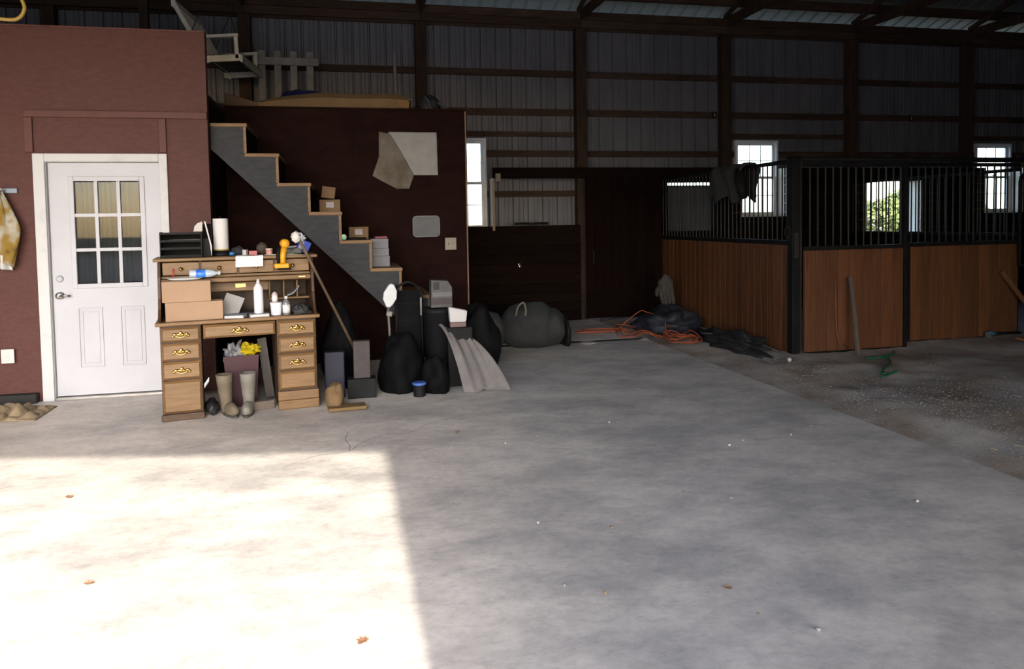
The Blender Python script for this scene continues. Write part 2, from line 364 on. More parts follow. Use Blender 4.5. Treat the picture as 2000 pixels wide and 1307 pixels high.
# dark plank door standing against the back wall
d2 = struct('door_2', 'dark red plank sliding door on the back wall')
for i in range(9):
    a = 3.56+i*.135; obj('board', G().box(a, a+.131, 10.63, 10.665, .03, 2.14), reddoor, d2, bevel=.004)
obj('ledge', G().box(3.55, 4.775, 10.60, 10.629, .25, .39), reddoor, d2, bevel=.005); obj('ledge', G().box(3.55, 4.775, 10.60, 10.629, 1.82, 1.96), reddoor, d2, bevel=.005)
obj('pull_handle', G().tube([(3.66, 10.628, 1.02), (3.66, 10.59, 1.02), (3.66, 10.59, .86), (3.66, 10.628, .86)], .008), barm, d2)
# ------------------------------------------------------------------ outer walls that close the barn
def gable(x0, x1):
    return G().prism([(-5.4, -.15), (11.0, -.15), (11.0, roofz(11.0)+.03), (RY, roofz(RY)+.03), (-5.4, roofz(-5.4)+.03)], 'x', x0, x1)
tag(obj('wall_left', gable(-8.1, -8.0), steel), 'steel end wall of the barn', None, None, 'structure')
tag(obj('wall_right', gable(16.3, 16.4), steel), 'steel far end wall of the barn', None, None, 'structure')
FS = -.2146
def fy(x): return -.35+FS*(x-.25)
wf = struct('wall_front', 'steel front wall with the open barn door')
def fpanel(xa, xb, z0):
    return G().add([(xa, fy(xa), z0), (xb, fy(xb), z0), (xb, fy(xb), roofz(fy(xb))+.05), (xa, fy(xa), roofz(fy(xa))+.05),
                    (xa, fy(xa)-.06, z0), (xb, fy(xb)-.06, z0), (xb, fy(xb)-.06, roofz(fy(xb)-.06)+.05), (xa, fy(xa)-.06, roofz(fy(xa)-.06)+.05)],
                   [(0, 1, 2, 3), (7, 6, 5, 4), (0, 4, 5, 1), (1, 5, 6, 2), (2, 6, 7, 3), (3, 7, 4, 0)])
obj('wall_panel', fpanel(-8, -5.2, -.12), steel, wf); obj('wall_panel', fpanel(-5.2, .25, 3.7), steel, wf); obj('wall_panel', fpanel(.25, 1.0, -.12), steel, wf); obj('wall_panel', fpanel(1.0, 4.4, 2.35), steel, wf); obj('wall_panel', fpanel(4.4, 16.3, -.12), steel, wf)  # low second opening is added to bring sky light onto the right floor
# added unseen lean-to over the added second opening: passes sky light, blocks the sun
pr0 = struct('roof_porch_added', 'added steel lean-to roof shading the added second front opening')
obj('roof_sheet', G().add([(a, fy(a)-.07-d, 3.12-.02*d+h) for h in (0, .04) for a, d in ((.30, 0), (6.2, 0), (6.2, 4.6), (.30, 4.6))], [(0, 1, 2, 3), (7, 6, 5, 4), (0, 4, 5, 1), (1, 5, 6, 2), (2, 6, 7, 3), (3, 7, 4, 0)]), steel, pr0)
for a in (.42, 6.05): obj('post', G().box(a-.06, a+.06, fy(a)-4.5, fy(a)-4.38, -.12, 3.0), lumberv, pr0)
# ------------------------------------------------------------------ shop room with the white door
YD = 7.23
ws = struct('wall_shop', 'red brown plywood shop wall around the white door')
DO = (-2.50, -1.50, -.01, 2.10)
for a, b, c, d in rect_with_holes(-8, -1.13, 0, 3.22, [DO]):
    obj('plywood_sheet', G().box(a, b, YD, YD+.10, c, d), red, ws)
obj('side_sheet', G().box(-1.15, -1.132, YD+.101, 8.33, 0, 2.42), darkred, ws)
obj('top_cap', G().box(-8, -1.13, YD-.004, YD+.104, 3.221, 3.236), redt, ws)
t1 = struct('trim_1', 'red brown trim boards above the white door')
obj('trim_board', G().box(-2.60, -1.132, YD-.022, YD-.001, 2.455, 2.515), redt, t1, bevel=.004)
obj('trim_board', G().box(-2.60, -2.535, YD-.022, YD-.001, 2.155, 2.454), redt, t1, bevel=.004)
obj('trim_board', G().box(-1.535, -1.475, YD-.022, YD-.001, 2.155, 2.454), redt, t1, bevel=.004)
wst = struct('wall_stair', 'dark red brown plywood wall behind the staircase')
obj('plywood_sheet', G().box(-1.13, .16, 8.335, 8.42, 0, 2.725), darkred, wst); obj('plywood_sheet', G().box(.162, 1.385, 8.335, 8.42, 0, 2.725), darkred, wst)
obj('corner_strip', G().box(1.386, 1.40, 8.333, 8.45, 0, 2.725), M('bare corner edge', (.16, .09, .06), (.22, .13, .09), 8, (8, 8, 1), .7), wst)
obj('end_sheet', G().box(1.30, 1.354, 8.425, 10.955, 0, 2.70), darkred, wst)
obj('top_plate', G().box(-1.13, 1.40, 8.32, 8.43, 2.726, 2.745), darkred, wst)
lf = struct('floor_loft', 'plank deck of the loft above the shop room')
obj('loft_deck', G().box(-7.98, -1.16, YD+.11, 10.75, 2.68, 2.72), lumber, lf); obj('loft_deck', G().box(-1.155, 1.30, 8.44, 10.75, 2.68, 2.72), lumber, lf)

# white door
d1 = struct('door_1', 'white half glazed door with nine panes', (-2.0, YD, 0))
fx0, fx1 = -2.445, -1.525
cas = G().box(-2.545, -2.455, YD-.025, YD-.001, 0, 2.145).box(-1.545, -1.475, YD-.025, YD-.001, 0, 2.145).box(-2.455, -1.545, YD-.025, YD-.001, 2.075, 2.145)
obj('door_casing', cas, whitet, d1, bevel=.005)
obj('door_jamb', G().box(-2.498, -2.452, YD+.0, YD+.098, 0, 2.098).box(-1.548, -1.502, YD, YD+.098, 0, 2.098).box(-2.452, -1.548, YD, YD+.098, 2.072, 2.098), whitet, d1)
obj('threshold', G().box(-2.45, -1.55, YD-.02, YD+.09, 0, .022), M('aluminium sill', (.30, .28, .27), (.38, .36, .34), 9, rough=.4, metal=.6), d1, bevel=.004)
DX0, DX1, DY0, DY1 = -2.448, -1.552, YD+.035, YD+.078
GX0, GX1, GZ0, GZ1 = -2.255, -1.715, 1.005, 1.915
leaf = G()
for a, b, c, d in rect_with_holes(DX0, DX1, .028, 2.068, [(GX0, GX1, GZ0, GZ1)]): leaf.box(a, b, DY0, DY1, c, d)
lo = obj('door_leaf', leaf, white, d1)
rim = G().box(GX0-.035, GX0+.006, DY0-.012, DY0-.0005, GZ0-.035, GZ1+.035).box(GX1-.006, GX1+.035, DY0-.012, DY0-.0005, GZ0-.035, GZ1+.035)
rim.box(GX0+.006, GX1-.006, DY0-.012, DY0-.0005, GZ0-.035, GZ0+.006).box(GX0+.006, GX1-.006, DY0-.012, DY0-.0005, GZ1-.006, GZ1+.035)
obj('glazing_rim', rim, white, lo, bevel=.004)
cw, ch = (GX1-GX0)/3, (GZ1-GZ0)/3
mun = G()
for j in (1, 2): mun.box(GX0+j*cw-.014, GX0+j*cw+.014, DY0-.006, DY0+.02, GZ0, GZ1); 
for j in (1, 2): mun.box(GX0, GX1, DY0-.0055, DY0+.0195, GZ0+j*ch-.014, GZ0+j*ch+.014)
obj('muntin', mun, white, lo)
for i in range(3):
    for j in range(3): obj('pane', G().box(GX0+i*cw+.014, GX0+(i+1)*cw-.014, DY0+.010, DY0+.014, GZ0+j*ch+.014, GZ0+(j+1)*ch-.014), GLASS, lo)
for xa, xb in ((-2.26, -2.06), (-1.92, -1.72)):
    pg = G()
    for e, y in ((0, .010), (.030, .006)):
        pg.box(xa+e, xa+e+.012, DY0-y, DY0-.0003, .27+e, .80-e).box(xb-e-.012, xb-e, DY0-y, DY0-.0003, .27+e, .80-e).box(xa+e+.012, xb-e-.012, DY0-y, DY0-.0003, .27+e, .282+e).box(xa+e+.012, xb-e-.012, DY0-y, DY0-.0003, .788-e, .80-e)
    obj('raised_panel', pg, white, lo, bevel=.002)
nick = M('satin nickel', (.62, .60, .57), rough=.3, metal=1)
obj('door_handle', G().lathe([(.001, -.05), (.024, -.05), (.030, -.042), (.030, -.03), (.014, -.022), (.012, -.008), (.032, -.006), (.032, 0)], (-2.39, DY0-.001, .915), 18, 'y').beam((-2.39, DY0-.045, .915), (-2.30, DY0-.045, .912), .014, .018), nick, lo, smooth=True)
obj('deadbolt', G().lathe([(.001, -.02), (.022, -.02), (.030, -.008), (.030, 0)], (-2.39, DY0-.001, 1.06), 18, 'y'), white, lo, smooth=True)
# ------------------------------------------------------------------ staircase
st = thing('staircase', 'steep timber stair with grey stringer and raw pine tread edges', 'staircase', (.3, 7.36, 0))
RISE, RUN, YS = .2748, .2785, 7.36
TZ = [2.44-RISE*k for k in range(9)]; TX = [-.82+RUN*k for k in range(9)]   # nosing x of each tread
poly = [(-1.128, TZ[0]-.035)]
for k in range(9):
    poly.append((TX[k]-.02, TZ[k]-.035))
    poly.append((TX[k]-.02, TZ[k+1]-.035 if k < 8 else .0))
sl_ = RISE/RUN; xb = TX[8]-.02
x_bot = -1.085+2.16/sl_
poly += [(x_bot, 0.0), (-1.085, 2.16), (-1.128, 2.20)]
obj('stringer', G().prism(poly, 'y', YS, YS+.035), stringm, st)
obj('stringer', G().prism(poly, 'y', 8.285, 8.32), stringm, st)
for k in range(9):
    x0 = TX[k]-RUN-.02 if k else -1.128
    obj('tread', G().box(x0+.001, TX[k]+.012, YS-.012, 8.331, TZ[k]-.034, TZ[k]), pine, st, bevel=.006)
    zl = TZ[k+1] if k < 8 else 0
    obj('riser', G().box(TX[k]-.019, TX[k]-.001, YS-.004, 8.325, zl+.001, TZ[k]-.035), darkred, st)
    obj('edge_strip', G().box(TX[k]-.022, TX[k]+.002, YS-.010, YS-.0045, zl+.001, TZ[k]-.035), pine, st)
# ------------------------------------------------------------------ horse stalls
def bars(parent, pts, z0, z1, r=.0085):
    b = obj('bar', G().lathe([(r, 0), (r, z1-z0)], (0, 0, 0), 8), barm); PMb = PM[parent.name].translation
    b.parent = parent; b.location = Vector((pts[0][0], pts[0][1], z0))-PMb
    for p in pts[1:]:
        c = b.copy(); COL.objects.link(c); c.location = Vector((p[0], p[1], z0))-PMb
def boards(parent, n, fn, name='board'):
    for i in range(n): obj(name, fn(i), stallw, parent, bevel=.004)
XS = 4.80
sp = thing('stall_partition', 'stall side panel of orange boards with bars, running from corner post to back wall', 'stall partition', (XS, 9.0, 0))
boards(sp, 24, lambda i: G().box(XS-.022, XS+.022, 7.345+i*.1385, 7.345+i*.1385+.1355, .0, 1.185))
obj('rail', G().box(XS-.028, XS+.028, 7.34, 10.69, 1.186, 1.236), black, sp, bevel=.004)
obj('rail', G().box(XS-.024, XS+.024, 7.34, 10.69, 2.075, 2.118), black, sp, bevel=.004)
obj('rail', G().box(XS-.026, XS+.026, 7.34, 10.69, -.03, -.001), black, sp)
bars(sp, [(XS, 7.40+i*.0985) for i in range(34)], 1.237, 2.074)
cp = thing('corner_post', 'black square steel stall post at the corner of the stalls', 'post', (4.80, 7.28, -.03))
obj('tube', G().box(4.752, 4.848, 7.232, 7.328, -.03, 2.125), black, cp, bevel=.006)
obj('cap', G().box(4.745, 4.855, 7.225, 7.335, 2.126, 2.145), black, cp, bevel=.004)
obj('hinge_plate', G().box(4.775, 4.825, 7.222, 7.231, 1.05, 1.32), barm, cp, bevel=.003)
obj('flange', G().box(4.849, 4.880, 7.25, 7.262, .03, 2.1), barm, cp, bevel=.003); obj('latch_ring', G().tube([(4.735+.0, 7.30+.05*math.cos(a), 1.33+.07*math.sin(a)) for a in [k*.5236 for k in range(12)]], .005, 6, True), barm, cp)
sd = thing('stall_door', 'sliding stall door with plain orange boards and short bars, beside the corner post', 'stall door', (5.52, 7.25, .0))
boards(sd, 9, lambda i: G().box(4.905+i*.1385, 4.905+i*.1385+.1355, 7.235, 7.272, .015, 1.125))
obj('rail', G().box(4.90, 6.155, 7.228, 7.28, 1.126, 1.168), black, sd, bevel=.004); obj('rail', G().box(4.90, 6.155, 7.23, 7.278, 2.03, 2.075), black, sd, bevel=.004)
obj('rail', G().box(4.90, 6.155, 7.23, 7.278, -.028, .013), black, sd, bevel=.004)
obj('stile', G().box(6.156, 6.20, 7.228, 7.28, -.028, 2.075), black, sd, bevel=.004)
bars(sd, [(4.98+i*.0955, 7.254) for i in range(13)], 1.169, 2.029)
obj('skid_strip', G().tube([(5.27, 7.222, .80), (5.28, 7.222, .45), (5.29, 7.222, .22), (5.32, 7.222, .10), (5.42, 7.222, .045)], .012, 8), M('brown rubber strip', (.11, .045, .02), (.15, .06, .028), 9, rough=.7), sd, smooth=True)
tr = thing('door_track', 'black tubular track above the stall doors', 'track', (6.5, 7.3, 2.11))
obj('tube', G().tube([(4.87, 7.30, 2.115), (9.9, 7.30, 2.115)], .028, 10), black, tr, smooth=True)
for x in (5.1, 6.0, 6.62, 7.8): obj('trolley', G().obox((x, 7.30, 2.155), (.09, .05, .03)), barm, tr, bevel=.005)
sf = thing('stall_front', 'fixed stall front of darker boards and bars behind the sliding door', 'stall front', (7.2, 7.47, .0))
boards(sf, 11, lambda i: G().box(6.42+i*.1385, 6.42+i*.1385+.1355, 7.452, 7.488, .03, 1.125))
obj('rail', G().box(6.36, 7.95, 7.442, 7.498, 1.126, 1.17), black, sf, bevel=.004); obj('rail', G().box(6.36, 7.95, 7.445, 7.495, 2.05, 2.09), black, sf, bevel=.004)
obj('stile', G().box(6.33, 6.419, 7.44, 7.50, -.03, 1.125), black, sf, bevel=.004); obj('stile', G().box(6.31, 6.36, 7.44, 7.50, 1.126, 2.09), black, sf, bevel=.004)
obj('rail', G().box(6.42, 7.95, 7.445, 7.495, -.03, .028), black, sf, bevel=.004)
bars(sf, [(6.45+i*.0955, 7.47) for i in range(16)], 1.171, 2.049)
fg = thing('feed_gate', 'black tubular feed grille swung out at the far end of the stall front', 'grille', (8.35, 7.42, .86))
lp = [(7.90, 7.40, .87), (7.90, 7.40, 1.86), (7.915, 7.40, 1.925), (7.97, 7.40, 1.965), (8.05, 7.40, 1.97), (8.9, 7.40, 1.97), (8.9, 7.40, .87)]
obj('frame_tube', G().tube(lp, .022, 10, True), black, fg, smooth=True)
bars(fg, [(8.0+i*.11, 7.40) for i in range(8)], .875, 1.965)
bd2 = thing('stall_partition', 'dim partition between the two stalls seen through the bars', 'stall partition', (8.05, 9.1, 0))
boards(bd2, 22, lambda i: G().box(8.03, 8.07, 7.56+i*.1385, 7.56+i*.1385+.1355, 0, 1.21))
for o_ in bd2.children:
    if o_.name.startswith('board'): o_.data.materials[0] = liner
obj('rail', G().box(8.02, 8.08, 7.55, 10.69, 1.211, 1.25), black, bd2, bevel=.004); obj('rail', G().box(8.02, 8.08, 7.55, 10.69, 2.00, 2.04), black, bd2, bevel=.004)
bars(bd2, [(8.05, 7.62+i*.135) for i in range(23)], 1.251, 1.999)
sf2 = thing('stall_front', 'lower boards of the second stall at the picture edge', 'stall front', (8.8, 7.5, 0))
boards(sf2, 10, lambda i: G().box(8.10+i*.1385, 8.10+i*.1385+.1355, 7.452, 7.488, .03, 1.125))
obj('rail', G().box(8.1, 9.6, 7.442, 7.498, 1.126, 1.17), black, sf2, bevel=.004)
# pole, brace, hose, tool in front of the stall doors
tag(obj('wooden_pole', G().tube([(5.38, 6.98, -.02), (5.385, 7.05, .42), (5.40, 7.14, .83)], [.030, .029, .026], 8), M('grey weathered pole', (.075, .052, .038), (.105, .075, .056), 6, (6, 6, 1), .8)), 'short grey wooden pole leaning on the sliding stall door', 'pole')
tag(obj('brace_board', G().beam((7.66, 7.42, .80), (8.02, 7.33, .32), .03, .05), M('orange brace lumber', (.09, .034, .013), (.12, .046, .018), 6, rough=.7)), 'orange brace board slanting across the stall front at the picture edge', 'board')
hz = lambda x, y: dz(x, y)+.02
hp = []
for k in range(90):
    t = k/89; x = 4.86+.75*t+.16*math.sin(t*14); y = 5.85+1.15*t+.14*math.sin(t*11+1); hp.append((x-.0, y, hz(x, y)))
tag(obj('garden_hose', G().tube(hp, .012, 8), M('green hose', (.012, .085, .032), (.02, .11, .055), 9, rough=.4), smooth=True), 'green garden hose snaking over the dirt by the stall door', 'hose')
pw = thing('hand_tool', 'dark hand tool with a blue grip lying under the stall front', 'tool', (7.5, 7.38, dz(7.5, 7.38)))
zt = dz(7.5, 7.38)
obj('grip', G().tube([(7.42, 7.36, zt+.05), (7.47, 7.37, zt+.055), (7.56, 7.385, zt+.045)], [.018, .028, .024], 10), M('blue grey grip', (.05, .15, .22), rough=.4), pw, smooth=True)
obj('head', G().obox((7.44, 7.365, zt+.03), (.05, .06, .07), (0, 0, .2)), M('dull tool metal', (.22, .25, .27), rough=.35, metal=.7), pw, bevel=.006)
obj('shaft', G().tube([(7.56, 7.385, zt+.045), (7.95, 7.42, zt+.03)], .016, 8), black, pw, smooth=True)
tag(obj('fallen_board', G().obox((8.1, 7.05, dz(8.1, 7.05)+.025), (1.2, .10, .03), (0, 0, .06)), M('old orange board', (.20, .085, .035), (.25, .11, .05), 5, (1, 7, 7), .8), bevel=.004), 'worn orange board lying flat on the dirt below the stall front', 'board')
# dark jacket over the side bars
def jk(u, v):
    # hangs over the top rail: u along the rail, v from front hem over the rail to back hem
    y = 8.17+u*.78+.03*math.sin(v*9+u*5); s_ = (v-.5)*2
    zz = 2.135-.0*abs(s_)-abs(s_)**1.6*.40*(1+.14*math.sin(u*11))+.012*math.sin(u*23)
    xx = 4.80-math.copysign(1, s_)*(.045+.075*min(1, abs(s_)*3)+.045*math.sin(u*14+abs(s_)*5)*abs(s_)) if abs(s_) > .02 else 4.80
    return (xx, y, zz)
jk_o = thing('jacket', 'dark grey jacket slung over the bars of the stall side', 'jacket', (4.80, 8.55, 2.12))
gr = M('dark grey canvas', (.022, .021, .0205), (.034, .032, .030), 14, rough=.95, bump=.3, bscale=40)
obj('body_cloth', G().grid(jk, 40, 34), gr, jk_o, smooth=True, solid=.02)
obj('sleeve', G().tube([(4.70, 8.24, 2.05), (4.655, 8.16, 1.96), (4.645, 8.10, 1.83), (4.66, 8.07, 1.72)], [.06, .065, .055, .045], 12), black, jk_o, smooth=True)
# ------------------------------------------------------------------ roll-top desk
DTH = R(8.7); DO_ = (-1.375, 6.18, 0)
desk = thing('rolltop_desk', 'oak roll-top desk with brass pulls and an open cluttered hutch', 'desk', DO_, DTH)
DM = PM[desk.name]
def L(g):
    h = G(); h.v = [tuple(DM@Vector(v)) for v in g.v]; h.f = g.f; return h
def dpart(name, g, mat, parent=None, **k): return obj(name, L(g), mat, parent or desk, **k)
def pedestal(x0, x1):
    dpart('pedestal', G().box(x0, x0+.018, .012, .60, .001, .735).box(x1-.018, x1, .012, .60, .001, .735).box(x0+.018, x1-.018, .585, .60, .001, .735).box(x0+.018, x1-.018, .02, .58, .05, .065).box(x0+.018, x1-.018, .014, .03, .001, .735), oakd, bevel=.003)
pedestal(.012, .305); pedestal(.868, 1.178)
dpart('desktop', G().box(-.02, 1.21, -.025, .62, .736, .765), oak, bevel=.008)
def pull(px, pz, parent, s=1):
    gg = G()
    gg.box(px-.055*s, px+.055*s, -.0235, -.021, pz-.007, pz+.013)
    for k in (-1, 1):
        gg.lathe([(.001, -.030), (.011, -.028), (.016, -.022), (.016, -.021)], (px+k*.042*s, 0, pz+.004), 10, 'y'); gg.lathe([(.001, -.026), (.012, -.023), (.012, -.021)], (px+k*.056*s, 0, pz-.006), 8, 'y')
    gg.lathe([(.001, -.028), (.013, -.025), (.016, -.021)], (px, 0, pz+.016), 10, 'y')
    gg.tube([(px+a*.042*s, -.034-.006*math.cos(a*1.5), pz+.004-.022*(1-a*a)) for a in (-1, -.75, -.4, 0, .4, .75, 1)], .0042, 6)
    dpart('drawer_pull', gg, brass, parent, smooth=True)
def drawer(x0, x1, z0, z1, handle=True):
    w, h = x1-x0, z1-z0; b = .016
    vs = [(x0, .010, z0), (x1, .010, z0), (x1, .010, z1), (x0, .010, z1), (x0, -.004, z0), (x1, -.004, z0), (x1, -.004, z1), (x0, -.004, z1),
          (x0+b, -.021, z0+b), (x1-b, -.021, z0+b), (x1-b, -.021, z1-b), (x0+b, -.021, z1-b)]
    fs = [(0, 3, 2, 1), (0, 1, 5, 4), (1, 2, 6, 5), (2, 3, 7, 6), (3, 0, 4, 7), (4, 5, 9, 8), (5, 6, 10, 9), (6, 7, 11, 10), (7, 4, 8, 11), (8, 9, 10, 11)]
    d = dpart('drawer', G().add(vs, fs), oak)
    if handle: pull((x0+x1)/2, (z0+z1)/2-.002, d)
    return d
for z0, z1 in ((.612, .722), (.468, .600), (.322, .456)): drawer(.020, .298, z0, z1)
drawer(.020, .298, .06, .310, False)
for z0, z1 in ((.604, .722), (.462, .592), (.320, .450), (.165, .308)): drawer(.878, 1.168, z0, z1, z0 > .2)
drawer(.32, .855, .622, .728)
dpart('plinth', G().box(.004, .312, -.022, .008, .002, .052), oakd, bevel=.006); dpart('plinth', G().box(.862, 1.186, -.030, .008, .002, .075).box(.862, 1.186, -.02, .008, .075, .15), oak, bevel=.008)
# hutch with S shaped sides
S_ = [(.02, .766), (.055, .80), (.10, .86), (.135, .94), (.15, 1.02), (.165, 1.10), (.195, 1.17), (.215, 1.222), (.60, 1.222), (.60, .766)]
dpart('hutch_side', G().prism(S_, 'x', .0, .022), oakd, bevel=.002); dpart('hutch_side', G().prism(S_, 'x', 1.168, 1.19), oakd, bevel=.002)
dpart('hutch_top', G().box(-.03, 1.225, .16, .62, 1.223, 1.25), oak, bevel=.008)
dpart('hutch_back', G().box(.023, 1.167, .585, .599, .766, 1.222), oakd)
dpart('hutch_shelf', G().box(.023, 1.167, .22, .584, 1.085, 1.105), oak, bevel=.003)
kn = None
for i in range(4):
    a = .028+i*.285; dd = dpart('small_drawer', G().box(a+.006, a+.276, .205, .40, 1.112, 1.214), oak, bevel=.005)
    dpart('knob', G().lathe([(.001, .166), (.014, .171), (.017, .181), (.009, .190), (.008, .2045)], (a+.141, 0, 1.162), 12, 'y'), brass, dd, smooth=True)
    if i: dpart('divider', G().box(a-.0085, a+.0055, .21, .584, 1.106, 1.222), oakd)
# rolled-up tambour lip, cubby rail and cubbies
dpart('tambour_lip', G().box(.023, 1.167, .172, .20, 1.045, 1.083), oak, bevel=.008)
for k in range(5): dpart('tambour_slat', G().obox((.595, .215+k*.012, 1.050+k*.006), (1.14, .01, .03), (R(-40), 0, 0)), oakd)
dpart('cubby_rail', G().box(.36, .838, .345, .36, .955, 1.045), oak, bevel=.004)
dpart('label_plate', G().box(.575, .655, .338, .3445, .985, 1.015), brass)
for x in (.84, .955, 1.065): dpart('cubby_divider', G().box(x, x+.012, .35, .584, .885, 1.044), oak, bevel=.002)
dpart('cubby_shelf', G().box(.838, 1.167, .34, .584, .868, .884), oak, bevel=.003); dpart('cubby_shelf', G().box(.36, 1.167, .34, .584, 1.046, 1.058), oak, bevel=.003)
dpart('lock', G().box(1.07, 1.12, .1665, .1715, 1.062, 1.070), brass)
# ---- things standing on the hutch and the desk (world coordinates through the desk frame)
def dthing(name, label, cat, u, v, w, group=None): return thing(name, label, cat, DM@Vector((u, v, w)), DTH, group)
def dmesh(name, g, mat, label, cat, group=None, **k): return tag(obj(name, L(g), mat, **k), label, cat, group)
lt = dthing('letter_tray', 'black stacked letter tray on top of the desk hutch', 'tray', .2, .4, 1.251)
obj('side', L(G().box(.02, .028, .24, .56, 1.252, 1.455)), blackpl, lt); obj('side', L(G().box(.322, .330, .24, .56, 1.252, 1.445)), blackpl, lt)
for z in (1.253, 1.315, 1.375, 1.435): obj('tray_shelf', L(G().box(.0285, .3215, .24, .56, z, z+.006).box(.0285, .3215, .238, .244, z+.0061, z+.018)), blackpl, lt)
obj('rear', L(G().box(.0285, .3215, .552, .56, 1.252, 1.45)), blackpl, lt)
obj('paper_sheets', L(G().obox((.20, .40, 1.390), (.2, .25, .008), (0, 0, .2))), M('grey sheets', (.35, .35, .37), rough=.6), lt)
mf = dthing('magazine_file', 'dark magazine file leaning between letter tray and paper roll', 'file holder', .37, .42, 1.251)
obj('case', L(G().prism([(.30, 1.252), (.56, 1.252), (.56, 1.50), (.50, 1.52), (.30, 1.40)], 'x', .335, .40)), blackpl, mf, bevel=.003)
def arc(u, v): a = v*1.9; return (.265+.10*math.sin(a)*.95+.01, .34+u*.14, 1.46+.085*(math.cos(a-.95)) - .03)
ht = dthing('curved_sheet', 'pale bent sheet rising behind the black letter tray', 'sheet', .31, .45, 1.46)
obj('sheet', L(G().tube([(.27, .47, 1.462), (.275, .47, 1.50), (.30, .47, 1.525), (.335, .47, 1.535)], .001, 4)), paper, ht)
obj('sheet_face', L(G().prism([(.265, 1.456), (.272, 1.495), (.295, 1.523), (.33, 1.538), (.345, 1.50), (.333, 1.462), (.33, 1.456)], 'y', .50, .506)), M('pale warm card', (.62, .58, .54), rough=.6), ht)
obj('sheet_edge', L(G().prism([(.35, 1.54), (.362, 1.535), (.405, 1.33), (.40, 1.254), (.3995, 1.254), (.39, 1.35)], 'y', .285, .292)), M('pale warm card edge', (.52, .50, .48), rough=.5), ht)
pr_ = dthing('paper_towel_roll', 'upright paper towel roll on a dark stand beside the letter tray', 'paper roll', .468, .42, 1.251)
obj('roll', L(G().lathe([(.022, 1.295), (.058, 1.295), (.060, 1.30), (.060, 1.555), (.058, 1.56), (.022, 1.56), (.022, 1.5)], (.475, .42, 0), 28)), M('towel paper', (.56, .54, .53), (.60, .58, .57), 30, rough=.9), pr_, smooth=False)
obj('stand', L(G().lathe([(.066, 1.251), (.068, 1.256), (.066, 1.270), (.050, 1.290), (.012, 1.294), (.010, 1.575), (.001, 1.578)], (.475, .42, 0), 24)), blackpl, pr_, smooth=True)
obj('band', L(G().lathe([(.0605, 1.296), (.0615, 1.296), (.0615, 1.306), (.0605, 1.306)], (.475, .42, 0), 28)), M('ochre band', (.35, .24, .03), rough=.5), pr_)
dmesh('marker_cap', G().lathe([(.001, -.02), (.014, -.018), (.016, 0), (.014, .018), (.001, .02)], (.555, .30, 1.268), 12, 'x'), M('blue cap', (.03, .16, .42), rough=.3), 'small blue cap lying beside the paper roll', 'cap', smooth=True)
sb = dthing('small_carton', 'small white and pink carton on the hutch', 'carton', .66, .33, 1.251)
obj('carton', L(G().box(.638, .668, .30, .37, 1.251, 1.297)), paper, sb, bevel=.002); obj('flap', L(G().box(.6685, .682, .30, .37, 1.251, 1.30)), M('dull maroon card', (.16, .06, .06), rough=.7), sb, bevel=.002)
dmesh('red_carton', G().box(.688, .752, .29, .36, 1.251, 1.287), M('faded red card', (.42, .12, .12), (.48, .15, .15), 8, rough=.6), 'low faded red carton on the hutch by the white carton', 'carton', bevel=.003)
dmesh('dark_pouch', G().blob((.61, .42, 1.285), (.06, .05, .036), 4, .2, 2, 20, 12, 1.251), M('black cloth', (.02, .02, .025), rough=.9), 'black cloth pouch behind the white carton on the hutch', 'pouch', smooth=True)
dmesh('cloth_bundle', G().blob((.80, .44, 1.30), (.045, .045, .05), 7, .15, 3, 20, 14, 1.251), M('brown wool', (.07, .05, .04), rough=.95), 'dark brown round bundle at the back of the hutch', 'bundle', smooth=True)
tin = dthing('red_tin', 'small red and white tin on the hutch beside the drill', 'tin', .845, .30, 1.251)
obj('can', L(G().lathe([(.026, 1.251), (.028, 1.253), (.028, 1.296), (.026, 1.30), (.001, 1.30)], (.848, .30, 0), 20)), M('red tin print', (.40, .10, .08), (.55, .35, .3), 22, rough=.4), tin)
obj('lid', L(G().lathe([(.029, 1.296), (.029, 1.303), (.001, 1.304)], (.848, .30, 0), 20)), M('tin lid', (.6, .55, .52), rough=.35), tin)
# sheet of paper hanging over the hutch edge
def hang(u, v):
    x = .578+u*.212; s_ = v*.19
    if s_ < .10: return (x, .255-s_, 1.2535+.003*math.sin(u*7))
    return (x+.002*math.sin(v*5), .152-.004*math.sin(u*5)-.006*v, 1.2535-(s_-.10)*1.0)
dmesh('paper_sheet', G().grid(hang, 10, 24), M('printed paper', (.66, .64, .66), (.60, .55, .57), 60, rough=.8), 'white paper sheet hanging over the front of the hutch top', 'paper', solid=.001)
gp = M('pale green paper', (.50, .54, .40), (.56, .58, .46), 7, rough=.8)
dmesh('green_envelope', G().obox((.87, .22, 1.2545), (.12, .10, .004), (0, 0, -.2)), gp, 'pale green envelope lying under the drill', 'envelope')
dmesh('green_note', G().grid(lambda u, v: (.965+u*.13, .155+v*.12, 1.254+.012*math.sin(u*5)*v-.012*max(0, .35-v)), 8, 8), gp, 'curled pale green note beside the drill on the hutch', 'paper', solid=.0012)
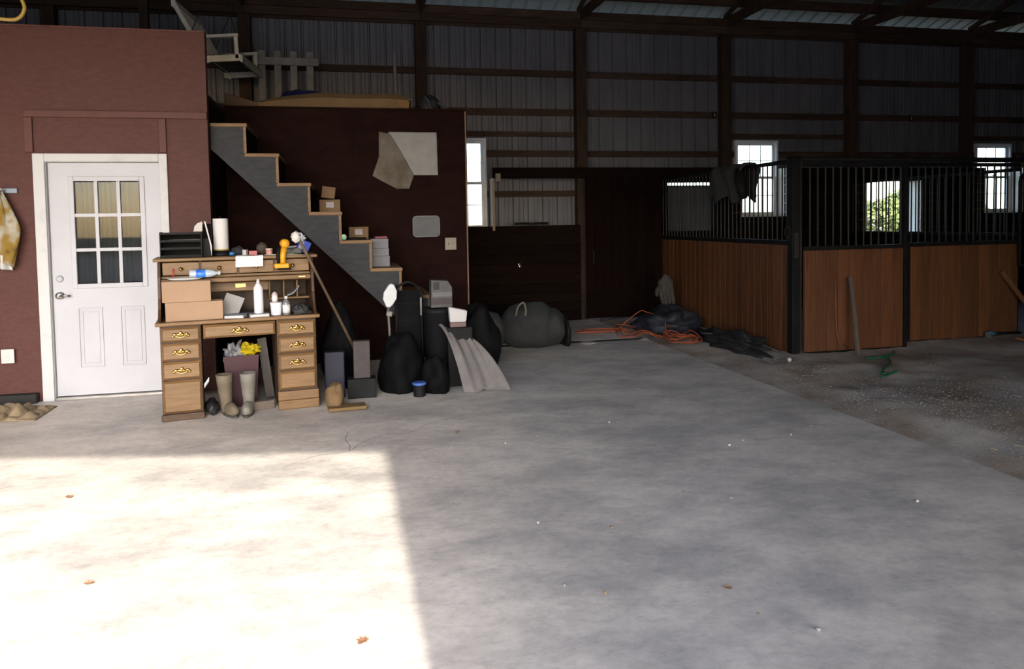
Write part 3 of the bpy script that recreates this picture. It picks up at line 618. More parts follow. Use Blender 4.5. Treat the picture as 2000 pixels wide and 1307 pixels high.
# cordless drill standing on its battery, hung over the front edge
dr = dthing('cordless_drill', 'yellow and black cordless drill standing at the hutch edge', 'drill', .925, .13, 1.125)
yel = M('yellow tool plastic', (.62, .28, .01), (.68, .32, .015), 8, rough=.4)
obj('battery', L(G().obox((.93, .135, 1.163), (.115, .075, .042), (0, 0, .1))), yel, dr, bevel=.01)
obj('battery_base', L(G().obox((.95, .138, 1.137), (.11, .08, .018), (0, 0, .1))), blackpl, dr, bevel=.006)
obj('handle', L(G().tube([(.94, .135, 1.18), (.945, .14, 1.25), (.955, .15, 1.31)], [.026, .024, .027], 12)), yel, dr, smooth=True)
obj('grip', L(G().tube([(.912, .13, 1.185), (.905, .132, 1.25), (.915, .14, 1.315)], [.016, .017, .016], 10)), blackpl, dr, smooth=True)
obj('motor_housing', L(G().lathe([(.001, -.075), (.030, -.072), (.038, -.05), (.038, .04), (.030, .065), (.026, .085), (.001, .086)], (.965, .20, 1.345), 18, 'y')), yel, dr, smooth=True)
obj('chuck', L(G().lathe([(.024, 0), (.026, .02), (.020, .05), (.009, .058), (.009, .07)], (.965, .287, 1.345), 16, 'y')), blackpl, dr, smooth=True)
bb = dthing('blue_box', 'blue box tilted at the right end of the hutch', 'box', 1.15, .40, 1.251)
obj('carton', L(G().obox((1.135, .40, 1.312), (.10, .08, .10), (0, .45, .1))), M('blue card', (.02, .05, .38), (.03, .07, .44), 6, rough=.4), bb, bevel=.004)
obj('print_band', L(G().obox((1.112, .357, 1.312), (.03, .006, .09), (0, .45, .1))), M('pale print', (.4, .4, .5), rough=.5), bb)
dmesh('strip_box', G().obox((1.045, .42, 1.306), (.10, .05, .022), (0, -.05, .1)), M('white strip', (.6, .6, .62), (.3, .3, .32), 25, rough=.5), 'flat white strip pack on a grey heap behind the drill', 'pack', bevel=.003)
dmesh('grey_rag', G().blob((1.05, .36, 1.27), (.075, .07, .032), 9, .3, 2.5, 22, 12, 1.251), M('grey rag', (.17, .17, .16), (.24, .24, .22), 12, rough=.95), 'crumpled grey rag on the hutch behind the drill', 'rag', smooth=True)
cb_ = dthing('crumpled_pack', 'crumpled pale plastic pack beside the blue box', 'pack', 1.10, .33, 1.33)
obj('film', L(G().blob((1.10, .34, 1.385), (.045, .03, .035), 12, .4, 3, 18, 12)), M('pale blue film', (.45, .48, .56), (.62, .62, .66), 14, rough=.3), cb_)
# long handled tool leaning on the desk
ax = thing('long_handled_tool', 'long wooden handle with a pale head leaning against the desk corner', 'tool', (.02, 6.30, 0))
a0, a1 = Vector((-.33, 6.36, 1.395)), Vector((-.02, 6.78, .655))
dv = (a1-a0); foot = a0+dv*(a0.z/(a0.z-a1.z))*.98
obj('handle', G().tube([a0, a0+dv*.5, a1, foot], [.012, .012, .014, .013], 10), M('worn ash handle', (.085, .055, .034), (.12, .08, .05), 9, (2, 2, 2), .6), ax, smooth=True)
obj('head', G().blob((-.347, 6.355, 1.40), (.035, .028, .042), 3, .3, 3, 16, 12), M('pale rubber', (.58, .55, .50), rough=.6), ax, smooth=True)
# boxes on the desk
def carton(name, label, u0, u1, v0, v1, w0, w1, mat=card, tape=True, rot=0):
    b = dthing(name, label, 'box', (u0+u1)/2, (v0+v1)/2, w0)
    obj('carton', L(G().box(u0, u1, v0, v1, w0, w1)), mat, b, bevel=.004)
    if tape: obj('flap_seam', L(G().box(u0+.004, u1-.004, (v0+v1)/2-.02, (v0+v1)/2+.02, w1+.0003, w1+.0012)), M('packing tape', (.42, .30, .18), rough=.3), b)
    return b
carton('cardboard_box', 'long brown cardboard box on the desk, lower of the two', .055, .470, .03, .20, .7655, .912)
carton('cardboard_box', 'brown cardboard box stacked on top of the lower box on the desk', .035, .385, .025, .165, .9135, 1.075)
pt = dmesh('paper_plate', G().lathe([(.001, 1.082), (.10, 1.082), (.135, 1.096), (.137, 1.096), (.102, 1.079), (.001, 1.0785)], (.20, .115, .001), 28, 'z', 1, .55), paper, 'white paper plate on the stacked cardboard boxes', 'plate', smooth=True)
bt = dthing('water_bottle', 'clear plastic bottle with a blue label lying on the boxes', 'bottle', .30, .11, 1.10)
obj('bottle', L(G().lathe([(.001, -.10), (.030, -.098), (.033, -.08), (.033, .04), (.026, .075), (.013, .10), (.013, .115)], (.33, .115, 1.125), 18, 'x')), M('cloudy clear plastic', (.42, .48, .56), rough=.15, spec=.6), bt, smooth=True)
obj('bottle_label', L(G().lathe([(.0335, -.05), (.0342, -.049), (.0342, .02), (.0335, .021)], (.33, .115, 1.125), 18, 'x')), M('blue label', (.03, .08, .55), (.05, .25, .7), 20, rough=.3), bt, smooth=True)
obj('cap', L(G().lathe([(.015, .112), (.016, .113), (.016, .13), (.001, .131)], (.33, .115, 1.125), 14, 'x')), paper, bt)
dmesh('red_marker', G().tube([(.115, .12, 1.105), (.118, .13, 1.17)], .007, 8), M('red plastic', (.4, .03, .03), rough=.35), 'small red marker standing on the paper plate', 'marker', smooth=True)
# books, can, tub, bottles
bk = M('grey book cover', (.25, .26, .31), (.33, .34, .38), 6, rough=.5)
def book(label, u, v, w, sx, sy, sz, rz):
    b = dthing('book', label, 'book', u, v, w); h = sz
    obj('pages', L(G().obox((u, v, w+h/2), (sx-.008, sy-.006, h-.005), (0, 0, rz))), paper, b)
    obj('cover', L(G().obox((u, v, w+.0012), (sx, sy, .0024), (0, 0, rz)).obox((u, v, w+h-.0012), (sx, sy, .0024), (0, 0, rz))), bk, b)
book('grey paperback lying beside the cardboard boxes on the desk', .565, .08, .7655, .15, .15, .022, -.25)
book('grey paperback under the white spray can', .74, .06, .7655, .15, .13, .024, .05)
dmesh('clipboard', G().obox((.535, .22, .84), (.15, .012, .20), (-.45, .35, -.2)), M('grey clipboard', (.30, .29, .28), rough=.5), 'grey clipboard slanting beside the cardboard boxes', 'clipboard', bevel=.003)
dmesh('flat_folder', G().obox((.66, .30, .778), (.26, .22, .02), (0, 0, .12)), M('black folder', (.03, .03, .035), rough=.4), 'black folder lying in the hutch opening', 'folder', bevel=.004)
sc_ = dthing('spray_can', 'tall white spray can on a grey paperback', 'spray can', .74, .06, .7905)
cw_ = M('white can paint', (.70, .69, .74), (.62, .62, .66), 20, rough=.35)
obj('can', L(G().lathe([(.034, .791), (.037, .793), (.037, .985), (.034, 1.0), (.020, 1.025), (.016, 1.03)], (.74, .06, 0), 24)), cw_, sc_, smooth=True)
obj('cap', L(G().lathe([(.013, 1.03), (.013, 1.05), (.010, 1.055), (.010, 1.066), (.001, 1.067)], (.74, .06, 0), 16)), paper, sc_)
tb = dthing('plastic_tub', 'white plastic tub in the desk with a small bottle on its lid', 'tub', .875, .08, .7655)
tubm = M('white tub plastic', (.66, .65, .72), rough=.4)
obj('tub', L(G().lathe([(.038, .766), (.041, .768), (.045, .855)], (.875, .08, 0), 24)), tubm, tb); obj('lid', L(G().lathe([(.048, .855), (.048, .870), (.001, .871)], (.875, .08, 0), 24)), tubm, tb)
def bottle(name, label, u, v, w, r, h, mat, lab, cap):
    b = dthing(name, label, 'bottle', u, v, w)
    obj('bottle', L(G().lathe([(r*.95, w), (r, w+.003), (r, w+h*.62), (r*.8, w+h*.72), (r*.35, w+h*.82), (r*.35, w+h*.86)], (u, v, 0), 18)), mat, b, smooth=True)
    obj('bottle_label', L(G().lathe([(r*1.015, w+h*.12), (r*1.02, w+h*.12), (r*1.02, w+h*.55), (r*1.015, w+h*.55)], (u, v, 0), 18)), lab, b, smooth=True)
    obj('cap', L(G().lathe([(r*.42, w+h*.86), (r*.42, w+h), (.001, w+h)], (u, v, 0), 14)), cap, b)
clr = M('clear bottle plastic', (.16, .17, .18), rough=.15, spec=.6); labw = M('white label', (.66, .66, .62), (.56, .56, .54), 40, rough=.6)
bottle('pill_bottle', 'small bottle with a dark cap standing on the white tub', .866, .08, .8715, .024, .10, M('pinkish bottle', (.46, .36, .36), rough=.4), labw, blackpl)
bottle('glue_bottle', 'clear bottle with a white label in front of the cubbies', .952, .05, .7655, .030, .155, clr, labw, M('grey cap', (.5, .5, .5), rough=.4))
dmesh('glove', G().blob((1.075, .07, .79), (.07, .05, .045), 21, .45, 2.6, 24, 14, .7655, .2), M('black glove leather', (.018, .017, .018), rough=.6), 'black crumpled glove at the end of the desk top', 'glove', smooth=True)
dmesh('plastic_scoop', G().grid(lambda u, v: (.985+u*.10, .30+v*.06, .90+.075*u*u+.01*math.sin(v*3)), 10, 4), M('smoky plastic', (.28, .29, .32), rough=.2), 'bent smoky plastic strip in the cubby opening', 'strip', solid=.003, smooth=True)
# ---- under the desk
bin_ = dthing('waste_bin', 'dark maroon waste bin under the desk', 'bin', .60, .34, 0)
mar = M('maroon plastic', (.035, .008, .013), (.045, .011, .018), 8, rough=.45)
obj('bucket', L(G().add([(.49, .24, .002), (.71, .24, .002), (.71, .42, .002), (.49, .42, .002), (.46, .215, .43), (.735, .215, .43), (.735, .445, .43), (.46, .445, .43), (.47, .225, .43), (.725, .225, .43), (.725, .435, .43), (.47, .435, .43), (.50, .25, .05), (.70, .25, .05), (.70, .41, .05), (.50, .41, .05)],
    [(3, 2, 1, 0), (0, 1, 5, 4), (1, 2, 6, 5), (2, 3, 7, 6), (3, 0, 4, 7), (4, 5, 9, 8), (5, 6, 10, 9), (6, 7, 11, 10), (7, 4, 8, 11), (8, 9, 13, 12), (9, 10, 14, 13), (10, 11, 15, 14), (11, 8, 12, 15), (12, 13, 14, 15)])), mar, bin_)
dmesh('plastic_bag', G().blob((.545, .33, .43), (.07, .085, .10), 31, .35, 2.4, 24, 16, None, .3), M('grey bag film', (.15, .15, .165), (.20, .20, .215), 9, rough=.35), 'crumpled grey bag stuffed in the waste bin', 'bag', smooth=False)
dmesh('yellow_wrapper', G().blob((.66, .32, .46), (.085, .07, .05), 33, .4, 3, 24, 14, None, .25), M('yellow wrapper', (.36, .27, .006), (.42, .32, .01), 8, rough=.4), 'bright yellow wrapper on top of the waste bin', 'wrapper')
dmesh('pale_board', G().obox((.795, .36, .29), (.07, .02, .52), (.06, -.12, .1)), M('dull grey board', (.06, .052, .048), (.08, .07, .062), 8, (6, 6, 1), .8), 'dull grey board leaning behind the bin under the desk', 'board')
def boot(label, u, v, rz, lean, mat):
    b = thing('rubber_boot', label, 'boot', DM@Vector((u, v, 0)), DTH+rz, 'muddy rubber boots under the desk'); m = PM[b.name]
    def T(g): h = G(); h.v = [tuple(m@Vector(p)) for p in g.v]; h.f = g.f; return h
    sh = []
    for z, rx, ry, oy in ((.002, .040, .05, .0), (.05, .043, .052, 0), (.10, .044, .055, .0), (.16, .050, .060, .004), (.24, .058, .068, .004), (.315, .064, .072, .0), (.317, .058, .066, 0), (.24, .050, .058, .004), (.14, .040, .050, 0)): sh.append((z, rx, ry, oy))
    gg = G(); n = 20
    gg.add([(rx*math.cos(2*math.pi*j/n)+lean*z, oy+ry*math.sin(2*math.pi*j/n), z) for z, rx, ry, oy in sh for j in range(n)],
           [(i*n+j, i*n+(j+1) % n, (i+1)*n+(j+1) % n, (i+1)*n+j) for i in range(len(sh)-1) for j in range(n)]+[tuple(range(n))[::-1], tuple(range((len(sh)-1)*n, len(sh)*n))])
    obj('shaft', T(gg), mat, b, smooth=True)
    obj('foot', T(G().blob((0, -.10, .045), (.045, .115, .058), 2, .06, 2, 20, 14, .014)), mat, b, smooth=True)
    obj('sole', T(G().prism([(.046*math.sin(a)*(1 if math.cos(a) < .3 else .9), -.075-.145*math.cos(a)) for a in [k*math.pi/9 for k in range(18)]], 'z', .0, .016)), M('boot sole', (.05, .045, .04), rough=.8), b)
    return b
bm1 = M('muddy tan boot', (.10, .077, .050), (.165, .135, .097), 6, rough=.75, bump=.2, bscale=20); bm2 = M('muddy pale boot', (.135, .124, .105), (.22, .205, .176), 6, rough=.75, bump=.2, bscale=20)
boot('tan muddy rubber boot, one of the pair nearer the left drawers', .475, .075, .3, -.05, bm1); boot('paler muddy rubber boot beside the tan one, nearer the right drawers', .64, .055, -.15, .0, bm2)
tag(obj('work_shoe', L(G().blob((.365, .13, .05), (.05, .14, .06), 8, .15, 2, 20, 14, .002)), M('black shoe leather', (.015, .015, .016), rough=.5), smooth=True), 'black shoe beside the left pedestal of the desk', 'shoe')
tag(obj('paper_scrap', L(G().grid(lambda u, v: (.315+u*.035, -.03+v*.02, .25+.05*u+.02*math.sin(v*4)), 5, 5)), paper, solid=.002), 'white scrap of paper caught at the side of the left pedestal', 'paper')
tag(obj('wood_offcut', L(G().obox((.745, .10, .035), (.18, .08, .07), (0, 0, .2))), M('dusty brown offcut', (.10, .08, .065), (.14, .11, .09), 7, rough=.9), bevel=.006), 'brown wood offcut on the floor beside the boots', 'wood')
# ------------------------------------------------------------------ left wall things
def plate(name, label, cat, x0, x1, z0, z1, y, mat, th=.006, holes='outlet'):
    p = thing(name, label, cat, ((x0+x1)/2, y-th/2, (z0+z1)/2))
    obj('cover_plate', G().box(x0, x1, y-th, y-.0005, z0, z1), mat, p, bevel=.002)
    xc, zc = (x0+x1)/2, (z0+z1)/2; w = x1-x0
    if holes == 'outlet':
        for k in (-1, 1): obj('socket', G().lathe([(.001, -.003), (.015, -.003), (.0165, 0)], (xc, y-th, zc+k*.02), 14, 'y'), mat, p)
    else:
        for k in holes: obj('switch_toggle', G().obox((xc+k, y-th-.004, zc), (.010, .012, .024), (.4, 0, 0)), M('dark ivory toggle', (.22, .20, .14), rough=.5), p, bevel=.002)
    return p
ivory = M('ivory plastic', (.22, .20, .155), rough=.5)
ob = plate('wall_outlet', 'white outlet box on the red wall left of the door', 'outlet', -2.845, -2.745, .355, .475, YD-.03, paper, .012)
obj('back_box', G().box(-2.835, -2.755, YD-.030, YD-.001, .365, .465), paper, ob, bevel=.003)
hk = thing('wall_hook', 'grey metal hook rail on the red wall left of the door', 'hook', (-2.78, YD-.02, 1.84))
obj('rail', G().box(-2.98, -2.67, YD-.022, YD-.001, 1.805, 1.85), M('blue grey steel', (.13, .15, .18), rough=.4, metal=.4), hk, bevel=.004)
for x in (-2.92, -2.775): obj('peg', G().tube([(x, YD-.02, 1.83), (x, YD-.07, 1.82), (x, YD-.085, 1.85)], .008, 8), nick, hk, smooth=True)
def clo(u, v):
    a = u*2*math.pi; t = v; r = (.035+.12*min(1, t*2.2)*(1-.45*max(0, t-.62)/.38))
    f = 1+.22*math.sin(a*3+t*4)+.12*math.sin(a*7+t*9)
    return (-2.795+r*f*math.cos(a)*.82+.02*t, YD-.085+.062*math.sin(a)*min(1, .4+t*1.5)*f*.8, 1.80-.60*t+.02*math.sin(a*3))
gh = G().grid(clo, 48, 30)
hatm = bpy.data.materials.new('patterned cloth'); hatm.use_nodes = True
t = hatm.node_tree; n = t.nodes; p = n['Principled BSDF']; p.inputs['Roughness'].default_value = .9
tc = n.new('ShaderNodeTexCoord'); mp = n.new('ShaderNodeMapping'); mp.inputs['Scale'].default_value = (5, 3, 3.4); mp.inputs['Rotation'].default_value = (0, .6, 0); mp.inputs['Location'].default_value = (.3, 0, .9); t.links.new(tc.outputs['Object'], mp.inputs[0])
nz = n.new('ShaderNodeTexNoise'); nz.inputs['Scale'].default_value = 1.6; nz.inputs['Detail'].default_value = 2; t.links.new(mp.outputs[0], nz.inputs['Vector'])
cr = n.new('ShaderNodeValToRGB'); cr.color_ramp.interpolation = 'EASE'
els = [(.30, (.06, .03, .008)), (.40, (.19, .115, .014)), (.48, (.22, .14, .035)), (.54, (.27, .225, .15)), (.62, (.34, .31, .24)), (.72, (.15, .065, .02))]
while len(cr.color_ramp.elements) < len(els): cr.color_ramp.elements.new(.5)
for e, (pp, c) in zip(cr.color_ramp.elements, els): e.position = pp; e.color = (*c, 1)
t.links.new(nz.outputs['Fac'], cr.inputs[0]); t.links.new(cr.outputs[0], p.inputs['Base Color'])
hc = thing('hanging_cloth', 'yellow and cream patterned cloth hanging from the wall hook', 'cloth', (-2.79, YD-.09, 1.2))
obj('cloth', gh, hatm, hc, smooth=True, solid=.004)
obj('white_lining', G().grid(lambda u, v: (-2.84+u*.13, YD-.10+.03*math.sin(u*9), 1.30-v*.12-.03*u), 12, 6), paper, hc, smooth=True, solid=.004)
tag(obj('burlap_rag', G().grid(lambda u, v: (-2.98+u*.62, 6.60+v*.48-.10*u, max(.004, .075*abs(noise.noise(Vector((u*5, v*4, 2))))*2.2*(math.sin(u*3.14)*math.sin(v*3.14))**.5+.004)), 48, 36), M('burlap', (.17, .125, .075), (.25, .19, .12), 12, rough=.95, bump=.4, bscale=60), smooth=True, solid=.008), 'crumpled burlap rag on the floor by the door', 'rag')
tag(obj('rubber_strip', G().box(-3.4, -2.575, 7.14, 7.225, .0, .085), M('black rubber', (.015, .014, .014), rough=.8), bevel=.01), 'black rubber strip along the foot of the red wall', 'strip')
cp_ = [(-2.60, 5.3, 2.70), (-2.2, 5.2, 2.715), (-1.98, 5.02, 2.735), (-1.90, 5.0, 2.727), (-1.83, 5.0, 2.725), (-1.79, 5.0, 2.745), (-1.768, 5.0, 2.79), (-1.775, 5.0, 2.83), (-1.80, 5.0, 2.88), (-1.86, 5.0, 2.99), (-1.95, 5.0, 3.3), (-2.0, 5.0, 4.0), (-2.0, 5.0, 4.95), (-2.0, 5.0, 5.0)]
def smooth_path(P, n=10):
    P = [Vector(p) for p in P]; out = []
    for i in range(len(P)-1):
        a, b, c, d = P[max(0, i-1)], P[i], P[i+1], P[min(len(P)-1, i+2)]
        for k in range(n):
            q = k/n; out.append(.5*((2*b)+(c-a)*q+(2*a-5*b+4*c-d)*q*q+(3*b-a-3*c+d)*q**3))
    return out+[P[-1]]
tag(obj('yellow_cable', G().tube(smooth_path(cp_), .011, 10), M('yellow cable jacket', (.22, .135, .018), rough=.45), smooth=True), 'yellow cable looping down from the roof over the shop room', 'cable')
# ------------------------------------------------------------------ stair wall things
pp = thing('torn_paper', 'large white paper on the stair wall, one corner folded down and stained', 'paper', (.75, 8.333, 2.2))
pm = M('aged white paper', (.30, .292, .29), (.235, .22, .21), 3.5, rough=.85, bump=.25, bscale=7); pm2 = M('stained paper back', (.155, .135, .112), (.09, .070, .052), 4, rough=.9, bump=.35, bscale=8)
def tri(poly, y, wob, mat, nm):
    # fan-free: subdivide polygon by scanning in z
    zs = [p[1] for p in poly]; z0, z1 = min(zs), max(zs); N = 26; K = 26
    def xr(z):
        xs = []
        for i in range(len(poly)):
            (xa, za), (xb, zb) = poly[i], poly[(i+1) % len(poly)]
            if (za-z)*(zb-z) <= 0 and abs(za-zb) > 1e-6: xs.append(xa+(xb-xa)*(z-za)/(zb-za))
        return (min(xs), max(xs)) if xs else (poly[0][0], poly[0][0])
    def fn(u, v):
        z = z0+1e-4+(z1-z0-2e-4)*v; a, b = xr(z); x = a+(b-a)*u
        return (x, y-abs(wob*(noise.noise(Vector((x*4, z*4, 1+wob*50)))+.5*noise.noise(Vector((x*11, z*9, 4)))))*2.6, z)
    obj(nm, G().grid(fn, K, N), mat, pp, smooth=True, solid=.0015)
tri([(.54, 2.49), (1.07, 2.49), (1.075, 2.02), (.80, 2.02), (.64, 2.30)], 8.331, .006, pm, 'sheet')
tri([(.44, 2.49), (.55, 2.48), (.66, 2.30), (.81, 2.02), (.755, 1.87), (.62, 1.87), (.36, 2.01), (.435, 2.22)], 8.318, .014, pm2, 'folded_corner')
wb = thing('whiteboard', 'small whiteboard with rounded corners and faint writing on the stair wall', 'whiteboard', (.935, 8.33, 1.455))
def rrect(x0, x1, z0, z1, r, n=6):
    o = []
    for cx, cz, a0 in ((x1-r, z1-r, 0), (x0+r, z1-r, 90), (x0+r, z0+r, 180), (x1-r, z0+r, 270)):
        for k in range(n+1): a = R(a0+90*k/n); o.append((cx+r*math.cos(a), cz+r*math.sin(a)))
    return o
obj('panel', G().prism(rrect(.787, 1.08, 1.342, 1.570, .04), 'y', 8.318, 8.334), M('grey white board', (.135, .135, .142), (.118, .118, .125), 5, rough=.65, spec=.15), wb)
obj('rim', G().tube([(a, 8.319, b) for a, b in rrect(.787, 1.08, 1.342, 1.570, .04)], .004, 6, True), M('pale rim', (.22, .215, .22), rough=.4), wb, smooth=True)
random.seed(3)
wr = G()
def scrib(x0, x1, z, h, y=8.3172):
    x = x0
    while x < x1:
        w_ = random.uniform(.006, .016); P_ = []
        for k in range(5): P_.append((x+w_*k/4, y, z+h*random.uniform(-.5, .5)))
        wr.tube(P_, .0014, 4); x += w_+random.uniform(.003, .008)
scrib(.885, 1.045, 1.457, .008)
for z in (1.548, 1.530, 1.511, 1.493, 1.41, 1.395): scrib(.835, .885, z, .009)
scrib(.89, .99, 1.545, .007)
obj('handwriting', wr, M('grey marker ink', (.03, .03, .045), rough=.6), wb)
for x, z in ((.815, 1.36), (1.055, 1.36), (1.06, 1.555)): obj('screw', G().lathe([(.001, -.004), (.005, -.003), (.005, 0)], (x, 8.3178, z), 8, 'y'), blackpl, wb)
plate('light_switch', 'ivory double switch plate on the stair wall below the whiteboard', 'switch', 1.14, 1.265, 1.19, 1.325, 8.335, ivory, .006, (-.023, .023))
ob2 = plate('wall_outlet', 'ivory outlet on the dark beam beside the first window', 'outlet', 2.215, 2.29, 2.075, 2.19, 10.70, ivory, .008)
# boxes on the stairs
def sbox(name, label, x0, x1, y0, y1, z0, z1, mat, lab=True, rz=0, tilt=0):
    b = thing(name, label, 'box', ((x0+x1)/2, (y0+y1)/2, z0), rz); c = ((x0+x1)/2, (y0+y1)/2, (z0+z1)/2)
    obj('carton', G().obox(c, (x1-x0, y1-y0, z1-z0), (0, tilt, rz)), mat, b, bevel=.004)
    if lab: obj('shipping_label', G().obox((c[0], y0-.0008, c[2]+.01), (.075, .0012, .055), (0, tilt, rz)), M('label paper', (.40, .36, .38), (.30, .26, .30), 40, rough=.7), b)
    return b
sbox('cardboard_box', 'labelled brown box on the fourth stair tread', -.19, .012, 7.72, 7.90, TZ[3]+.0005, TZ[3]+.127, cardd)
sbox('cardboard_box', 'small open brown box tilted on top of the labelled stair box', -.165, -.035, 7.73, 7.86, TZ[3]+.141, TZ[3]+.255, cardd, False, 0, .13)
sbox('cardboard_box', 'labelled brown box on the fifth stair tread', .09, .285, 7.80, 7.98, TZ[4]+.0005, TZ[4]+.125, cardd)
fl_ = thing('flashlight', 'flashlight with a green lens on the fifth stair tread', 'flashlight', (.03, 7.46, TZ[4]))
obj('barrel', G().lathe([(.016, .02), (.016, .12), (.001, .121)], (.035, 7.44, TZ[4]+.030), 14, 'y'), blackpl, fl_, smooth=True)
obj('head', G().lathe([(.027, -.012), (.029, -.01), (.026, .01), (.016, .03)], (.035, 7.44, TZ[4]+.030), 18, 'y'), M('grey green ring', (.30, .36, .32), rough=.3), fl_, smooth=True)
obj('lens', G().lathe([(.001, -.013), (.022, -.0125), (.024, -.0121)], (.035, 7.44, TZ[4]+.030), 18, 'y'), M('green lens', (.10, .42, .24), rough=.15), fl_)
tag(obj('dark_strap', G().tube([(.08, 7.52, TZ[4]+.012), (.14, 7.50, TZ[4]+.016), (.20, 7.53, TZ[4]+.012), (.25, 7.55, TZ[4]+.012)], .012, 8), blackpl, smooth=True), 'black strap lying on the fifth stair tread', 'strap')
carton_w = M('white carton print', (.20, .20, .225), (.165, .165, .19), 9, rough=.7)
zb = TZ[5]+.0005
for k, (h, dx, lb) in enumerate(((.105, .006, 'bottom white carton of the stack on the sixth stair tread'), (.075, .0, 'middle white carton of the stack on the sixth stair tread'), (.095, -.004, 'top white carton of the stack on the sixth stair tread'))):
    b = thing('white_carton', lb, 'carton', (.375, 7.75, zb), 0, 'white cartons stacked on the stair')
    obj('carton', G().box(.300+dx, .475+dx, 7.62, 7.88, zb, zb+h), carton_w, b, bevel=.003)
    obj('lid_edge', G().box(.299+dx, .476+dx, 7.618, 7.882, zb+h-.022, zb+h-.001), carton_w, b, bevel=.002); zb += h+.0008
tag(obj('pink_book', G().obox((.40, 7.74, zb+.012), (.12, .17, .022), (0, 0, .05)), M('faded red cover', (.20, .05, .07), rough=.6), bevel=.003), 'thin red book on top of the white cartons', 'book')
# ------------------------------------------------------------------ loft things
LZ = 2.7205
sw = thing('porch_swing', 'white slatted porch swing hanging on chains over the loft', 'swing', (-1.25, 9.9, 3.42))
ww = M('weathered white wood', (.62, .60, .53), (.50, .48, .41), 7, rough=.8); wd = M('dark seat slat wood', (.12, .115, .105), (.17, .155, .14), 6, rough=.85)  # seat slats get a darker wood than the other swing parts
SH = .12   # the swing hangs a little askew: x shifts with depth
def sx(x, y): return x+SH*(y-9.45)
for y in (9.45, 10.42):
    obj('arm_rest', G().beam((sx(-1.50, y), y, 3.70), (sx(-1.10, y), y, 3.735), .07, .035), ww, sw, bevel=.004)
    obj('arm_post', G().beam((sx(-1.12, y), y, 3.46), (sx(-1.13, y), y, 3.715), .045, .045, (0, 1, 0)), ww, sw, bevel=.004)
    obj('seat_side', G().beam((sx(-1.52, y), y, 3.44), (sx(-1.08, y), y, 3.475), .045, .075), ww, sw, bevel=.004)
    obj('back_post', G().beam((sx(-1.44, y), y, 3.40), (sx(-1.80, y), y, 4.08), .05, .05, (0, 1, 0)), ww, sw, bevel=.004)
for i in range(6):
    t_ = i/5; xa = -1.48+.385*t_; za = 3.485+.03*t_
    obj('seat_slat', G().beam((sx(xa, 9.43), 9.43, za), (sx(xa, 10.44), 10.44, za), .065, .02), wd, sw, bevel=.003)
for i in range(10):
    y = 9.53+i*.09; obj('back_slat', G().beam((sx(-1.455, y), y, 3.46), (sx(-1.775, y), y, 4.05), .055, .016, (1, 0, .6)), ww, sw, bevel=.003)
obj('top_rail', G().beam((sx(-1.80, 9.44), 9.44, 4.075), (sx(-1.80, 10.43), 10.43, 4.075), .05, .07), ww, sw, bevel=.004)
obj('front_apron', G().beam((sx(-1.07, 9.43), 9.43, 3.465), (sx(-1.07, 10.44), 10.44, 3.465), .022, .09), ww, sw, bevel=.003)
for y in (9.46, 10.41):
    for xx, zz in ((-1.12, 3.72), (-1.62, 3.76)):
        a = Vector((sx(xx, y), y, zz)); b = Vector((sx(-1.32, y), y, 4.45))
        obj('chain', G().tube([a, a.lerp(b, .5), b], .006, 6), barm, sw)
    obj('chain', G().tube([(sx(-1.32, y), y, 4.45), (sx(-1.32, y), y, 5.02)], .006, 6), barm, sw)
pf = thing('picket_panel', 'white picket fence section standing on the loft', 'fence panel', (-.65, 10.53, LZ))
wp = M('grimy white picket paint', (.24, .23, .235), (.16, .15, .148), 7, rough=.8)
obj('rail', G().box(-1.06, -.215, 10.50, 10.535, 3.615, 3.715), wp, pf, bevel=.004); obj('rail', G().box(-1.06, -.215, 10.50, 10.535, 2.85, 2.94), wp, pf, bevel=.004)
for x in (-.945, -.745, -.54, -.33): obj('picket', G().box(x-.045, x+.045, 10.537, 10.555, LZ+.001, 3.81), wp, pf, bevel=.006)
cdp = thing('flat_carton', 'long flattened cardboard carton lying along the loft edge', 'box', (0, 8.6, 2.75))
ct = lambda u: .165-.10*(1-min(1, u*2.6))**1.5
def cfn(u, v): return (-.80+u*1.57, 8.36+.40*v, 2.748+ct(u)*(.90+.10*math.sin(v*3)) if 0 < v < 1 else 2.748)
N = 30; gg = G(); ring = []
for i in range(N+1):
    u = i/N; x = -.80+u*1.57; h = ct(u)*(1+.03*math.sin(u*17)); gg.v += [(x, 8.35, 2.7465), (x+.0, 8.36, 2.7465+h*.62), (x+.0, 8.44, 2.7465+h), (x, 8.74, 2.7465+h*.9), (x, 8.76, 2.7465)]
for i in range(N):
    for j in range(5): gg.f.append((i*5+j, i*5+(j+1) % 5, (i+1)*5+(j+1) % 5, (i+1)*5+j))
gg.f += [(0, 1, 2, 3, 4), tuple(N*5+k for k in (4, 3, 2, 1, 0))]
obj('carton', gg, M('dull tan cardboard', (.10, .060, .026), (.14, .085, .038), 3, rough=.85), cdp)
obj('end_flap', G().obox((.72, 8.352, 2.80), (.12, .004, .07), (0, .12, 0)), M('orange tan cardboard', (.16, .085, .03), rough=.85), cdp)
tag(obj('old_plank', G().add([(-1.14, 8.46, 2.7465), (-.80, 8.46, 2.7465), (-.80, 8.74, 2.7465), (-1.14, 8.74, 2.7465), (-1.14, 8.46, 2.90), (-.80, 8.46, 2.80), (-.80, 8.74, 2.80), (-1.14, 8.74, 2.90)], [(3, 2, 1, 0), (4, 5, 6, 7), (0, 1, 5, 4), (1, 2, 6, 5), (2, 3, 7, 6), (3, 0, 4, 7)]), M('dark brown card', (.085, .05, .032), (.12, .07, .045), 4, rough=.85), bevel=.008), 'dark brown sloping carton beside the long carton on the loft', 'box')
